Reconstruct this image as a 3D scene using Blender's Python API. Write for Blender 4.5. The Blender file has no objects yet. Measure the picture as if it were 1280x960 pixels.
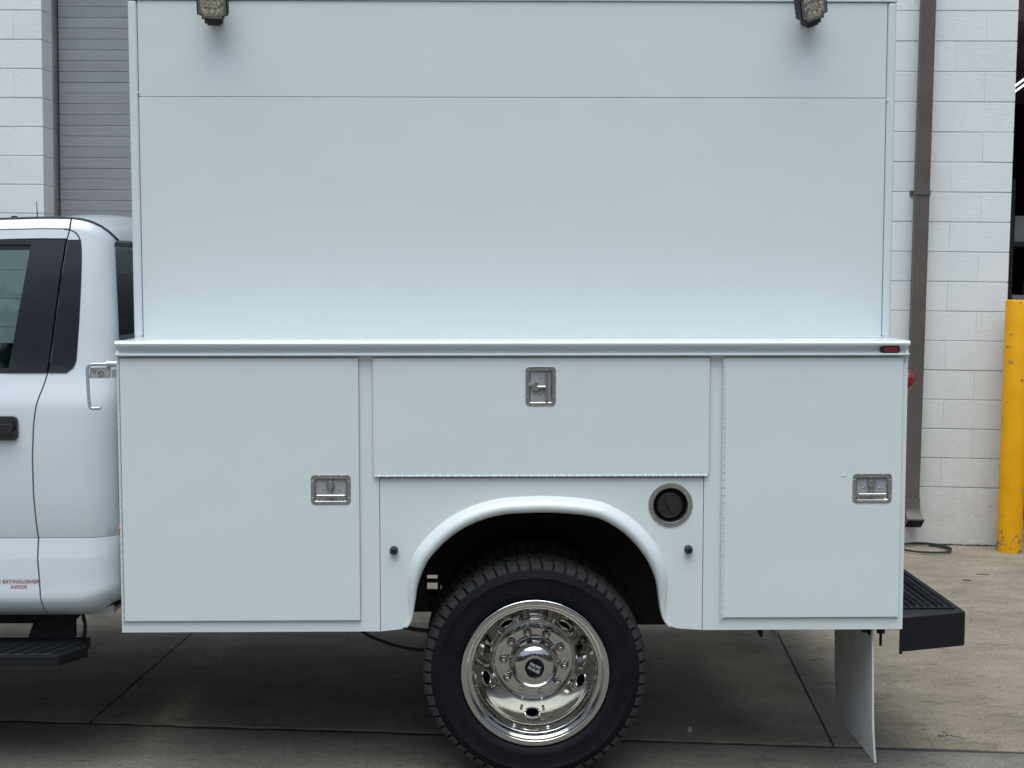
import bpy, bmesh, math, random
from mathutils import Vector, Matrix
random.seed(7)
R = math.radians
sc = bpy.context.scene
COL = sc.collection

# ------------------------------------------------------------------ camera, sky, sun, exposure
F = 1775.0                                   # focal length in pixels of a 1280 px wide picture
CAM = Vector((0.0, -4.95, 1.83)); PITCH = R(4.35); YAW = R(1.0)
cd = bpy.data.cameras.new('camera'); cam = bpy.data.objects.new('camera', cd); COL.objects.link(cam)
cam.location = CAM; cam.rotation_euler = (math.pi/2 - PITCH, 0, -YAW)
cd.sensor_width = 36; cd.lens = F/1280*36; cd.clip_end = 2000; cd.clip_start = 0.05
sc.camera = cam
SUN_EL, SUN_AZ = R(70), R(188)               # azimuth clockwise from +Y
w = bpy.data.worlds.new('World'); sc.world = w; w.use_nodes = True
nt = w.node_tree
bg = nt.nodes['Background']; sky = nt.nodes.new('ShaderNodeTexSky')
sky.sky_type = 'NISHITA'; sky.sun_disc = False; sky.sun_elevation = SUN_EL; sky.sun_rotation = SUN_AZ
sky.dust_density = 4.0; sky.air_density = 1.0; sky.ozone_density = 1.0
nt.links.new(sky.outputs[0], bg.inputs[0]); bg.inputs[1].default_value = 0.085
sl = bpy.data.lights.new('sun', 'SUN'); sl.energy = 1.45; sl.angle = R(62); sl.color = (.80, .97, 1)
so = bpy.data.objects.new('sun', sl); COL.objects.link(so)
sdir = Vector((math.sin(SUN_AZ)*math.cos(SUN_EL), math.cos(SUN_AZ)*math.cos(SUN_EL), math.sin(SUN_EL)))
so.rotation_euler = sdir.to_track_quat('Z', 'Y').to_euler(); so.location = sdir*30
sc.view_settings.view_transform = 'Standard'; sc.view_settings.look = 'None'
sc.view_settings.exposure = 0.72; sc.view_settings.gamma = 1

# ------------------------------------------------------------------ measuring helpers (survey of the photo -> metres)
Fw = Vector((math.sin(YAW)*math.cos(PITCH), math.cos(YAW)*math.cos(PITCH), -math.sin(PITCH)))
Rt = Vector((math.cos(YAW), -math.sin(YAW), 0)); Up = Rt.cross(Fw)
def ray(px, py): return Fw*F + Rt*(px-640) - Up*(py-480)
def P(px, py, Y):
    d = ray(px, py); return CAM + d*((Y-CAM.y)/d.y)
# the yard falls gently towards the rear of the truck: it is built level in its own frame and tipped as a whole at the end
TIP = Vector((.17, .15, 0))
TILT = Matrix.Translation(TIP) @ Matrix.Rotation(.012, 4, 'Y') @ Matrix.Translation(-TIP)
TI = TILT.inverted(); CAMG = TI @ CAM
def gray(px, py): return TI.to_3x3() @ ray(px, py)
def G(px, py, z=0.0):
    d = gray(px, py); return CAMG + d*((z-CAMG.z)/d.z)
def bx(px, Y=0.0, py=617): return P(px, py, Y).x
def bz(py, Y=0.0, px=640): return P(px, py, Y).z

# ------------------------------------------------------------------ object helpers
ORG = {}
def tag(o, label=None, cat=None, group=None, kind=None):
    if label: o['label'] = label
    if cat: o['category'] = cat
    if group: o['group'] = group
    if kind: o['kind'] = kind
    return o
def empty(name, loc, rz=0.0, origin_is_frame=False):
    o = bpy.data.objects.new(name, None); COL.objects.link(o); o.location = loc; o.rotation_euler = (0, 0, rz)
    o.empty_display_size = .1
    ORG[o] = Vector((0, 0, 0)) if origin_is_frame else Vector(loc)
    return o

class MB:
    """collects shapes; out() links them as one mesh object"""
    def __init__(s): s.bm = bmesh.new()
    def add(s, vs, fs):
        v = [s.bm.verts.new(p) for p in vs]
        for f in fs:
            try: s.bm.faces.new([v[i] for i in f])
            except ValueError: pass
        return v
    def box(s, x0, x1, y0, y1, z0, z1, m=None):
        vs = [(x, y, z) for x in (x0, x1) for y in (y0, y1) for z in (z0, z1)]
        if m: vs = [m @ Vector(p) for p in vs]
        s.add(vs, [(0,1,3,2),(4,6,7,5),(0,4,5,1),(2,3,7,6),(0,2,6,4),(1,5,7,3)]); return s
    def prism(s, poly, a, b, axis='y', m=None):
        n = len(poly)
        def pt(p, t):
            q = {'y': (p[0], t, p[1]), 'x': (t, p[0], p[1]), 'z': (p[0], p[1], t)}[axis]
            return m @ Vector(q) if m else q
        vs = [pt(p, a) for p in poly] + [pt(p, b) for p in poly]
        s.add(vs, [tuple(range(n)), tuple(range(2*n-1, n-1, -1))] + [(i, i+n, (i+1) % n + n, (i+1) % n) for i in range(n)]); return s
    def lathe(s, prof, c, n=48, axis='y', m=None, skip=None, close=False):
        """prof: (radius, offset along the axis)"""
        rows = []
        for r, t in prof:
            row = []
            for k in range(n):
                a = 2*math.pi*k/n
                u, v = r*math.cos(a), r*math.sin(a)
                q = Vector({'y': (u, t, v), 'x': (t, u, v), 'z': (u, v, t)}[axis])
                q = (m @ q if m else q) + Vector(c)
                row.append(s.bm.verts.new(q))
                if r < 1e-6: row = [row[0]]*n; break
            rows.append(row)
        for i in range(len(rows)-1):
            for k in range(n):
                k2 = (k+1) % n
                f = [rows[i][k], rows[i][k2], rows[i+1][k2], rows[i+1][k]]
                g = []
                for v in f:
                    if v not in g: g.append(v)
                if skip and skip((i, k)): continue
                if len(g) > 2:
                    try: s.bm.faces.new(g)
                    except ValueError: pass
        return s
    def cyl(s, c, r, a, b, axis='y', n=20, m=None):
        return s.lathe([(0, a), (r, a), (r, b), (0, b)], c, n, axis, m)
    def tube(s, pts, r, n=10, caps=True):
        pts = [Vector(p) for p in pts]; rows = []
        up = Vector((0, 0, 1))
        for i, p in enumerate(pts):
            t = (pts[min(i+1, len(pts)-1)] - pts[max(i-1, 0)]).normalized()
            a = t.cross(up)
            if a.length < .1: a = t.cross(Vector((0, 1, 0)))
            a.normalize(); b = t.cross(a)
            rr = r[i] if isinstance(r, (list, tuple)) else r
            rows.append([s.bm.verts.new(p + a*rr*math.cos(2*math.pi*k/n) + b*rr*math.sin(2*math.pi*k/n)) for k in range(n)])
        for i in range(len(rows)-1):
            for k in range(n):
                s.bm.faces.new((rows[i][k], rows[i][(k+1) % n], rows[i+1][(k+1) % n], rows[i+1][k]))
        if caps: s.bm.faces.new(rows[0]); s.bm.faces.new(rows[-1])
        return s
    def grid(s, rows):
        """rows: lists of points of equal length"""
        vv = [[s.bm.verts.new(p) for p in r] for r in rows]
        for i in range(len(vv)-1):
            for k in range(len(vv[0])-1):
                try: s.bm.faces.new((vv[i][k], vv[i][k+1], vv[i+1][k+1], vv[i+1][k]))
                except ValueError: pass
        return s
    def sphere(s, c, r, n=10, sq=(1, 1, 1)):
        pr = [(math.sin(math.pi*i/n)*r, -math.cos(math.pi*i/n)*r) for i in range(n+1)]
        pr = [(0 if q[0] < 1e-5 else q[0], q[1]) for q in pr]
        m = Matrix.Diagonal((sq[0], sq[1], sq[2])).to_3x3()
        return s.lathe(pr, c, n*2, 'y', m)
    def out(s, name, mat, parent=None, bevel=0, seg=2, ang=30, sharp=38, label=None, kind=None, smooth=True, weld=True):
        bm = s.bm
        if weld: bmesh.ops.remove_doubles(bm, verts=bm.verts, dist=1e-5)
        bmesh.ops.recalc_face_normals(bm, faces=bm.faces)
        if bevel:
            es = [e for e in bm.edges if len(e.link_faces) == 2 and e.calc_face_angle(0) > R(ang)]
            bmesh.ops.bevel(bm, geom=es, offset=bevel, segments=seg, profile=.5, affect='EDGES', clamp_overlap=True)
        lo = Vector((1e9,)*3); hi = -lo
        for v in bm.verts:
            for i in range(3): lo[i] = min(lo[i], v.co[i]); hi[i] = max(hi[i], v.co[i])
        c = (lo+hi)/2
        bmesh.ops.translate(bm, verts=bm.verts, vec=-c)
        me = bpy.data.meshes.new(name); bm.to_mesh(me); bm.free()
        if smooth:
            me.shade_smooth(); me.set_sharp_from_angle(angle=R(sharp))
        me.materials.append(mat)
        o = bpy.data.objects.new(name, me)
        if bevel and smooth:
            wn = o.modifiers.new('weighted_normal', 'WEIGHTED_NORMAL'); wn.keep_sharp = True; wn.weight = 100
        return link(o, c, parent, label, kind)
def link(o, c, parent=None, label=None, kind=None):
    COL.objects.link(o); ORG[o] = Vector(c)
    if parent: o.parent = parent; o.location = Vector(c) - ORG[parent]
    else: o.location = c
    tag(o, label, kind=kind)
    return o
def dupe(o, c, parent=None, rot=None, label=None):
    d = o.copy(); COL.objects.link(d); ORG[d] = Vector(c)
    if parent: d.parent = parent; d.location = Vector(c) - ORG[parent]
    else: d.location = c
    if rot is not None: d.rotation_euler = rot
    if label: d['label'] = label
    return d
def copy_tree(o, c, parent, rot=None):
    """a part and its sub-parts, placed at c (root frame)"""
    d = dupe(o, c, parent, rot)
    for ch in [x for x in o.children]:
        e = ch.copy(); COL.objects.link(e); e.parent = d
    return d
def text_mesh(name, s, size, mat, parent, m, extrude=0.0005, align='CENTER', space=1.0, label=None):
    cu = bpy.data.curves.new(name, 'FONT'); cu.body = s; cu.size = size; cu.align_x = align; cu.align_y = 'CENTER'
    cu.extrude = extrude; cu.space_character = space
    t = bpy.data.objects.new(name, cu); COL.objects.link(t)
    bpy.context.view_layer.update()
    me = bpy.data.meshes.new_from_object(t.evaluated_get(bpy.context.evaluated_depsgraph_get()))
    bpy.data.objects.remove(t)
    me.transform(m)
    lo = [min(v.co[i] for v in me.vertices) for i in range(3)]; hi = [max(v.co[i] for v in me.vertices) for i in range(3)]
    c = Vector([(a+b)/2 for a, b in zip(lo, hi)])
    me.transform(Matrix.Translation(-c)); me.materials.clear(); me.materials.append(mat); me.name = name
    return link(bpy.data.objects.new(name, me), c, parent, label)
def rrect(w, h, r, n=5, cx=0, cz=0):
    p = []
    for sx, sz, a0 in ((1, 1, 0), (-1, 1, 90), (-1, -1, 180), (1, -1, 270)):
        for k in range(n+1):
            a = R(a0 + 90*k/n)
            p.append((cx + sx*(w/2-r) + r*math.cos(a), cz + sz*(h/2-r) + r*math.sin(a)))
    return p
def smooth_path(pts, n=6):
    out = []; P_ = [Vector(p) for p in pts]
    for i in range(len(P_)-1):
        a, b, c, d = P_[max(i-1, 0)], P_[i], P_[i+1], P_[min(i+2, len(P_)-1)]
        for k in range(n):
            t = k/n
            out.append(.5*((2*b) + (c-a)*t + (2*a-5*b+4*c-d)*t*t + (3*b-a-3*c+d)*t**3))
    out.append(P_[-1]); return out

# ------------------------------------------------------------------ materials
MAT = {}
def new(name):
    m = bpy.data.materials.new(name); m.use_nodes = True
    t = m.node_tree; b = t.nodes['Principled BSDF']; MAT[name] = m
    return m, t, b
def noise(t, scale, detail=4, rough=.55, vec=None, dim='3D'):
    n = t.nodes.new('ShaderNodeTexNoise'); n.inputs['Scale'].default_value = scale
    n.inputs['Detail'].default_value = detail; n.inputs['Roughness'].default_value = rough
    if vec is not None: t.links.new(vec, n.inputs['Vector'])
    return n.outputs['Fac']
def coords(t, kind='Object', scale=None):
    if kind == 'World':
        o = t.nodes.new('ShaderNodeNewGeometry').outputs['Position']
    else: o = t.nodes.new('ShaderNodeTexCoord').outputs[kind]
    if scale:
        mp = t.nodes.new('ShaderNodeMapping'); mp.inputs['Scale'].default_value = scale
        t.links.new(o, mp.inputs['Vector']); o = mp.outputs[0]
    return o
def ramp(t, fac, stops):
    r = t.nodes.new('ShaderNodeValToRGB'); el = r.color_ramp.elements
    while len(el) < len(stops): el.new(.5)
    for e, (p, c) in zip(el, stops):
        e.position = p; e.color = (*c, 1) if len(c) == 3 else c
    t.links.new(fac, r.inputs[0]); return r.outputs[0]
def g(v): return (v, v, v)
def mix(t, a, b, fac, mode='MIX'):
    n = t.nodes.new('ShaderNodeMix'); n.data_type = 'RGBA'; n.blend_type = mode
    for s, i in ((a, 6), (b, 7)):
        if isinstance(s, tuple): n.inputs[i].default_value = (*s, 1)
        else: t.links.new(s, n.inputs[i])
    if isinstance(fac, (int, float)): n.inputs[0].default_value = fac
    else: t.links.new(fac, n.inputs[0])
    return n.outputs[2]
def bump(t, b, h, strength, dist=.002):
    n = t.nodes.new('ShaderNodeBump'); n.inputs['Strength'].default_value = strength; n.inputs['Distance'].default_value = dist
    t.links.new(h, n.inputs['Height'])
    t.links.new(n.outputs[0], b.inputs['Normal']); return n
def simple(name, col, rough=.5, metal=0, coat=0, vary=0.0, vscale=6, bstr=0, bscale=200, spec=.5):
    m, t, b = new(name)
    b.inputs['Roughness'].default_value = rough; b.inputs['Metallic'].default_value = metal
    b.inputs['Coat Weight'].default_value = coat; b.inputs['Coat Roughness'].default_value = .06
    b.inputs['Specular IOR Level'].default_value = spec
    c = coords(t, 'World')
    f = noise(t, vscale, 5, .6, c)
    lo = tuple(x*(1-vary) for x in col); hi = tuple(min(1, x*(1+vary)) for x in col)
    t.links.new(ramp(t, f, [(.3, lo), (.7, hi)]), b.inputs['Base Color'])
    if vary:
        r = ramp(t, noise(t, vscale*2.3, 4, .6, c), [(.3, g(max(.02, rough*.85))), (.7, g(min(1, rough*1.15)))])
        t.links.new(r, b.inputs['Roughness'])
    if bstr:
        bn = bump(t, b, noise(t, bscale, 3, .6, c), bstr, .001)
        if coat:                                    # sheet metal is never quite flat
            b2 = t.nodes.new('ShaderNodeBump'); b2.inputs['Strength'].default_value = .22; b2.inputs['Distance'].default_value = .02
            t.links.new(noise(t, 2.6, 2, .5, c), b2.inputs['Height']); t.links.new(b2.outputs[0], bn.inputs['Normal'])
    return m
simple('body_paint', (.690, .745, .760), .30, 0, .45, 0, 2.2, .03, 260)
simple('cab_paint', (.665, .715, .762), .24, 0, .8, 0, 2, .010, 320)
simple('black_coat', (.008, .009, .012), .5, 0, 0, .12, 14, .15, 300, .3)
simple('black_gloss', (.022, .023, .030), .16, 0, .3, .05, 8)
simple('black_plastic', (.018, .018, .019), .5, 0, 0, .15, 30, .1, 400)
simple('chassis_black', (.009, .009, .009), .75, 0, 0, .3, 12)
simple('stainless', (.50, .50, .48), .30, 1, 0, .08, 40, .05, 900)
simple('latch_pan', (.30, .30, .29), .34, 1, 0, .1, 40, .06, 900)
simple('galvanised', (.56, .58, .58), .42, .7, 0, .12, 30, .1, 300)
simple('decal_black', (.005, .005, .006), .5, spec=.2)
simple('decal_white', (.75, .75, .75), .5)
simple('lettering_red', (.30, .035, .05), .5)
simple('gap_dark', (.18, .19, .20), .8)
simple('mud_flap_white', (.62, .63, .63), .5, 0, 0, .10, 9, .10, 60)
simple('downspout_paint', (.105, .088, .078), .5, 0, 0, .16, 5, .12, 40)
simple('hose_rubber', (.02, .02, .02), .7)
simple('seat_cloth', (.05, .055, .06), .9, 0, 0, .2, 40)
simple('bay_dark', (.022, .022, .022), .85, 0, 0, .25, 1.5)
simple('bay_grey', (.22, .22, .22), .7, 0, 0, .25, 6)
simple('twig_brown', (.06, .045, .03), .9)
simple('paper_white', (.6, .6, .58), .8)
simple('gasket', (.05, .055, .06), .7)
simple('gap_grey', (.32, .33, .34), .8)
m, t, b = new('chrome'); b.inputs['Metallic'].default_value = 1; b.inputs['Base Color'].default_value = (.54, .53, .505, 1)
t.links.new(ramp(t, noise(t, 60, 4, .6, coords(t, 'World')), [(.35, g(.045)), (.75, g(.11))]), b.inputs['Roughness'])
m, t, b = new('tyre_rubber'); b.inputs['Roughness'].default_value = .7; b.inputs['Specular IOR Level'].default_value = .18
t.links.new(ramp(t, noise(t, 18, 5, .6, coords(t, 'Object')), [(.3, (.004, .0045, .008)), (.75, (.008, .0085, .013))]), b.inputs['Base Color'])
bump(t, b, noise(t, 700, 2, .5, coords(t, 'Object')), .15, .0006)
m, t, b = new('tread_rubber'); b.inputs['Roughness'].default_value = .85
t.links.new(ramp(t, noise(t, 40, 5, .6, coords(t, 'Object')), [(.3, (.018, .018, .018)), (.75, (.042, .042, .041))]), b.inputs['Base Color'])
def lens(name, col, rough=.15):
    m, t, b = new(name); b.inputs['Base Color'].default_value = (*col, 1); b.inputs['Roughness'].default_value = rough
    b.inputs['Coat Weight'].default_value = .6; b.inputs['Subsurface Weight'].default_value = .0
    vo = t.nodes.new('ShaderNodeTexVoronoi'); vo.inputs['Scale'].default_value = 180
    t.links.new(coords(t, 'Object'), vo.inputs['Vector']); bump(t, b, vo.outputs['Distance'], .35, .002)
lens('red_lens', (.26, .008, .018)); lens('amber_lens', (.42, .10, .012))
m, t, b = new('window_glass'); b.inputs['Base Color'].default_value = (.17, .25, .24, 1)
b.inputs['Transmission Weight'].default_value = 1; b.inputs['Roughness'].default_value = .02; b.inputs['IOR'].default_value = 1.5
m, t, b = new('led_lens')
vo = t.nodes.new('ShaderNodeTexVoronoi'); vo.inputs['Scale'].default_value = 95; t.links.new(coords(t, 'Object'), vo.inputs['Vector'])
t.links.new(ramp(t, vo.outputs['Distance'], [(.0, (.80, .77, .60)), (.45, (.45, .43, .33)), (.8, (.16, .155, .12))]), b.inputs['Base Color'])
b.inputs['Roughness'].default_value = .25; b.inputs['Coat Weight'].default_value = .8; bump(t, b, vo.outputs['Distance'], .6, .004)
m, t, b = new('tube_light'); b.inputs['Emission Color'].default_value = (1, .97, .9, 1); b.inputs['Emission Strength'].default_value = 1.3

# painted block wall
m, t, b = new('block_paint'); b.inputs['Roughness'].default_value = .62
cw = coords(t, 'World')
base = ramp(t, noise(t, 1.6, 6, .62, cw), [(.28, (.775, .80, .815)), (.72, (.845, .865, .875))])
st = ramp(t, noise(t, 1.0, 5, .7, coords(t, 'World', (7, 7, .8))), [(.60, g(1)), (.85, (.92, .91, .885))])
base = mix(t, base, st, 1.0, 'MULTIPLY')
# grime at the wall foot, with warm ground bounce put into the same tint
sep = t.nodes.new('ShaderNodeSeparateXYZ'); t.links.new(cw, sep.inputs[0])
mr = t.nodes.new('ShaderNodeMapRange'); mr.inputs[1].default_value = 1.7; mr.inputs[2].default_value = 0.0
t.links.new(sep.outputs[2], mr.inputs[0])
dn = t.nodes.new('ShaderNodeMath'); dn.operation = 'MULTIPLY'; t.links.new(mr.outputs[0], dn.inputs[0])
t.links.new(ramp(t, noise(t, 5, 7, .7, cw), [(.25, g(.35)), (.75, g(1))]), dn.inputs[1])
base = mix(t, base, (.52, .50, .455), dn.outputs[0])
spk = ramp(t, noise(t, 26, 3, .5, cw), [(.715, g(0)), (.735, g(1))])
sm = t.nodes.new('ShaderNodeMath'); sm.operation = 'MULTIPLY'; t.links.new(spk, sm.inputs[0])
t.links.new(ramp(t, mr.outputs[0], [(.55, g(0)), (.95, g(.75))]), sm.inputs[1])
base = mix(t, base, (.16, .15, .14), sm.outputs[0])
oi = t.nodes.new('ShaderNodeObjectInfo')
base = mix(t, base, ramp(t, oi.outputs['Random'], [(0, g(.955)), (1, g(1))]), 1.0, 'MULTIPLY')
t.links.new(base, b.inputs['Base Color'])
hh = noise(t, 55, 6, .75, cw); bump(t, b, hh, .6, .006)
# roll-up door steel
m, t, b = new('door_steel'); b.inputs['Roughness'].default_value = .5
bs = ramp(t, noise(t, 2.2, 5, .6, coords(t, 'World', (1, 1, 2.5))), [(.3, (.275, .285, .295)), (.7, (.32, .332, .342))])
t.links.new(mix(t, bs, ramp(t, t.nodes.new('ShaderNodeObjectInfo').outputs['Random'], [(0, g(.94)), (1, g(1))]), 1, 'MULTIPLY'), b.inputs['Base Color'])
# yellow bollard with chips
m, t, b = new('bollard_paint'); b.inputs['Roughness'].default_value = .5; b.inputs['Specular IOR Level'].default_value = .25
cw = coords(t, 'Object')
base = ramp(t, noise(t, 6, 5, .6, cw), [(.3, (.74, .335, .003)), (.7, (.85, .41, .005))])
sep = t.nodes.new('ShaderNodeSeparateXYZ'); t.links.new(cw, sep.inputs[0])
mr = t.nodes.new('ShaderNodeMapRange'); mr.inputs[1].default_value = -.55; mr.inputs[2].default_value = -.86; t.links.new(sep.outputs[2], mr.inputs[0])
ad = t.nodes.new('ShaderNodeMath'); ad.operation = 'MULTIPLY_ADD'; ad.inputs[1].default_value = .13
t.links.new(mr.outputs[0], ad.inputs[0]); t.links.new(noise(t, 21, 6, .65, cw), ad.inputs[2])
chip = ramp(t, ad.outputs[0], [(.638, g(0)), (.655, g(1))])
base = mix(t, base, ramp(t, noise(t, 90, 2, .5, cw), [(.4, (.17, .08, .03)), (.6, (.45, .30, .12))]), chip)
t.links.new(base, b.inputs['Base Color']); bump(t, b, ad.outputs[0], .35, .004)
# concrete
def concrete(name, c0, c1, stain, streak_dir, speckle=.5):
    m, t, b = new(name); b.inputs['Roughness'].default_value = .88
    cw = coords(t, 'World'); stv = coords(t, 'World', streak_dir)
    base = ramp(t, noise(t, .9, 7, .65, cw), [(.3, c0), (.7, c1)])
    base = mix(t, base, ramp(t, noise(t, 3.2, 7, .68, stv), [(.36, g(.68)), (.6, g(1.0))]), .85, 'MULTIPLY')
    base = mix(t, base, ramp(t, noise(t, 75, 4, .7, cw), [(.3, g(.62)), (.7, g(1.18))]), .9, 'MULTIPLY')
    base = mix(t, base, ramp(t, noise(t, 330, 2, .6, cw), [(.36, g(.55)), (.66, g(1.32))]), speckle, 'MULTIPLY')
    spots = ramp(t, noise(t, 7, 6, .68, coords(t, 'World', (.6, 1.2, 1))), [(.57, g(0)), (.70, g(.75))])
    cr = t.nodes.new('ShaderNodeTexVoronoi'); cr.feature = 'DISTANCE_TO_EDGE'; cr.inputs['Scale'].default_value = .55
    wv = t.nodes.new('ShaderNodeVectorMath'); wv.operation = 'ADD'; nz = t.nodes.new('ShaderNodeTexNoise'); nz.inputs['Scale'].default_value = 2.5; nz.inputs['Detail'].default_value = 8; t.links.new(cw, nz.inputs['Vector'])
    t.links.new(cw, wv.inputs[0]); t.links.new(nz.outputs['Color'], wv.inputs[1]); t.links.new(wv.outputs[0], cr.inputs['Vector'])
    base = mix(t, base, tuple(x*.5 for x in stain), ramp(t, cr.outputs['Distance'], [(0, g(.55)), (.0022, g(0))]))
    base = mix(t, base, stain, spots)
    marks = ramp(t, noise(t, 26, 4, .55, coords(t, 'World', (.5, 1.3, 1))), [(.665, g(0)), (.70, g(.8))])
    base = mix(t, base, tuple(x*.45 for x in stain), marks)
    t.links.new(base, b.inputs['Base Color'])
    bump(t, b, noise(t, 120, 6, .7, cw), .5, .004)
concrete('concrete', (.290, .240, .180), (.375, .312, .236), (.15, .125, .095), (.75, 1.35, 1))
concrete('road_concrete', (.215, .194, .160), (.29, .262, .218), (.11, .105, .095), (.4, 1.8, 1), .8)
simple('joint_dirt', (.045, .04, .035), .95, 0, 0, .3, 40)
simple('leaf_green', (.05, .075, .03), .8, 0, 0, .4, 1.5)
simple('far_ground', (.22, .20, .17), .9, 0, 0, .2, .4)

# ------------------------------------------------------------------ setting: ground in the building's own frame
WA = R(-4.55)
W0 = G(1247.5, 682.6)
U = Vector((math.cos(WA), math.sin(WA), 0)); V = Vector((math.sin(WA), -math.cos(WA), 0))   # along the wall, out of the wall
def uv(p): d = p - W0; return d.dot(U), d.dot(V)
def WP(px, py, v):
    """where the sight line meets the plane v metres in front of the wall: (u, z)"""
    d = gray(px, py); s = (v - (CAMG-W0).dot(V))/d.dot(V); q = CAMG + d*s
    return (q-W0).dot(U), q.z
MW = Matrix.Translation(W0) @ Matrix.Rotation(WA, 4, 'Z') @ Matrix.Diagonal((1, -1, 1, 1))   # (u,v,z) -> world
ground = MB(); ground.add([(-400, -400, -.06), (400, -400, -.06), (400, 400, -.06), (-400, 400, -.06)], [(0, 1, 2, 3)])
gr = ground.out('ground', MAT['far_ground'], kind='structure')
vj = (uv(G(270, 906))[1] + uv(G(1120, 937))[1])/2
u1 = uv(G(236, 790))[0]; u2 = uv(G(965, 787))[0]
u1b = uv(G(152, 873))[0]; u2b = uv(G(1017, 871))[0]
print('joints', vj, u1, u1b, u2, u2b)
u1 = (u1+u1b)/2; u2 = (u2+u2b)/2; pitch = u2-u1
apron = empty('concrete_apron', W0, 0, True); apron.location = (0, 0, 0); tag(apron, kind='structure')
gapw = .007
bed = MB(); c4 = [MW @ Vector(p) for p in ((-14, -.2, -.03), (12, -.2, -.03), (12, 9, -.03), (-14, 9, -.03))]
bed.add(c4, [(0, 1, 2, 3)]); bed.out('joint_bed', MAT['joint_dirt'], apron)
def slab(ua, ub, va, vb, mat, z=0.0, worn=None):
    s = MB(); n = 40
    def edge(v, j): return [(ua+gapw/2 + (ub-ua-gapw)*k/n, v + (random.uniform(-j, j) if 0 < k < n else 0)) for k in range(n+1)]
    e0, e1 = edge(va+gapw/2, .006 if worn == 0 else .0005), edge(vb-gapw/2, .007 if worn == 1 else .0005)
    pts = [MW @ Vector((u, v, 0)) for u, v in e0 + e1[::-1]]
    s.prism([(p.x, p.y) for p in pts], -.05, z, 'z'); s.out('slab', mat, apron, .003, 1)
for k in range(-4, 4):
    slab(u1+k*pitch, u1+(k+1)*pitch, .010, vj-.010, MAT['concrete'], 0, 1)
for k in range(-2, 2):
    slab(u1+k*2*pitch-1.2, u1+(k+1)*2*pitch-1.2, vj+.012, vj+5, MAT['road_concrete'], -.004, 0)
js = MB(); js.add([MW @ Vector(p) for p in ((-12, vj-.04, -.007), (10, vj-.04, -.007), (10, vj+.04, -.007), (-12, vj+.04, -.007))], [(0, 1, 2, 3)]); js.out('joint_filler', MAT['joint_dirt'], apron)
dl = MB(); dpts = [MW @ Vector((-4.2+4.2*k/260, .006+random.uniform(-.002, .004), .002+random.uniform(-.002, .003))) for k in range(261)]
dl.tube(dpts, [random.uniform(.003, .009) for k in dpts], 6); dl.out('dirt_line', MAT['joint_dirt'], apron, kind='stuff')

# ------------------------------------------------------------------ building: block wall, left pier, ribbed door, open bay
BH = .2032; Z0 = .405
def block_mesh(bw, bh=.2032, depth=.19):
    """face with tooled edges; local frame u, v(out), z"""
    jb, jh = .0012, .0050; c = .0042
    s = MB()
    x0, x1, z0, z1 = -bw/2+jb/2, bw/2-jb/2, -bh/2+jh/2, bh/2-jh/2
    s.box(x0, x1, -depth/2, depth/2, z0, z1)
    bmesh.ops.recalc_face_normals(s.bm, faces=s.bm.faces)
    es = [e for e in s.bm.edges if all(abs(v.co.y-depth/2) < 1e-6 for v in e.verts)]
    hz_ = [e for e in es if abs(e.verts[0].co.z-e.verts[1].co.z) < 1e-6]
    bmesh.ops.bevel(s.bm, geom=hz_, offset=c, segments=2, profile=.5, affect='EDGES')
    return s
def wall_section(root, ua, ub, ncourse, end_right=True, flat_end=None):
    """running bond from ub (free end) to ua"""
    protos = {}
    def put(uc, wdt, k):
        key = round(wdt, 3)
        c = MW @ Vector((uc, -.095 + random.uniform(-.0012, .0012), Z0 + (k+.5)*BH))
        if key not in protos:
            s = block_mesh(wdt)
            o = s.out('block', MAT['block_paint'], root); wn = o.modifiers.new('weighted_normal', 'WEIGHTED_NORMAL'); wn.keep_sharp = True; wn.weight = 100; o.location = c; o.rotation_euler = (0, 0, WA)
            # built with v out = +y, world out is the opposite way
            o.data.transform(Matrix.Diagonal((1, -1, 1, 1))); o.data.flip_normals(); protos[key] = o
        else:
            o = protos[key].copy(); COL.objects.link(o); o.location = c
        o.rotation_euler = (random.uniform(-.004, .004), random.uniform(-.0015, .0015), WA + random.uniform(-.003, .003))
    for k in range(ncourse):
        L = .4064
        e = ub
        first = L/2 if k % 2 else L
        u = e
        w_ = first
        while u > ua + .02:
            w2 = min(w_, u-ua)
            if w2 > .05: put(u-w2/2, w2, k)
            u -= w_; w_ = L
    core = MB(); zt = Z0 + ncourse*BH
    def q(u, v): p = MW @ Vector((u, v, 0)); return (p.x, p.y)
    core.prism([q(ua+.009, -.008), q(ub-.009, -.008), q(ub-.009, -.182), q(ua+.009, -.182)], Z0-.01, zt-.004, 'z')
    core.out('mortar', MAT['block_paint'], root)
    fd = MB(); fd.prism([q(ua+.001, -.001), q(ub-.001, -.001), q(ub-.001, -.189), q(ua+.001, -.189)], -.04, Z0-.003, 'z')
    fd.out('foundation', MAT['block_paint'], root, .004, 2)
uL = WP(53.5, 150, 0)[0]
print('pier right edge u', uL)
w1 = empty('block_wall', (0, 0, 0), 0, True)
tag(w1, 'white painted concrete block wall beside the dark open bay and brown downspout', 'wall')
wall_section(w1, -4.35, 0, 20)
w2 = empty('block_pier', (0, 0, 0), 0, True)
tag(w2, 'white painted block pier left of the grey ribbed garage door', 'wall')
wall_section(w2, uL-1.65, uL, 20)
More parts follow.
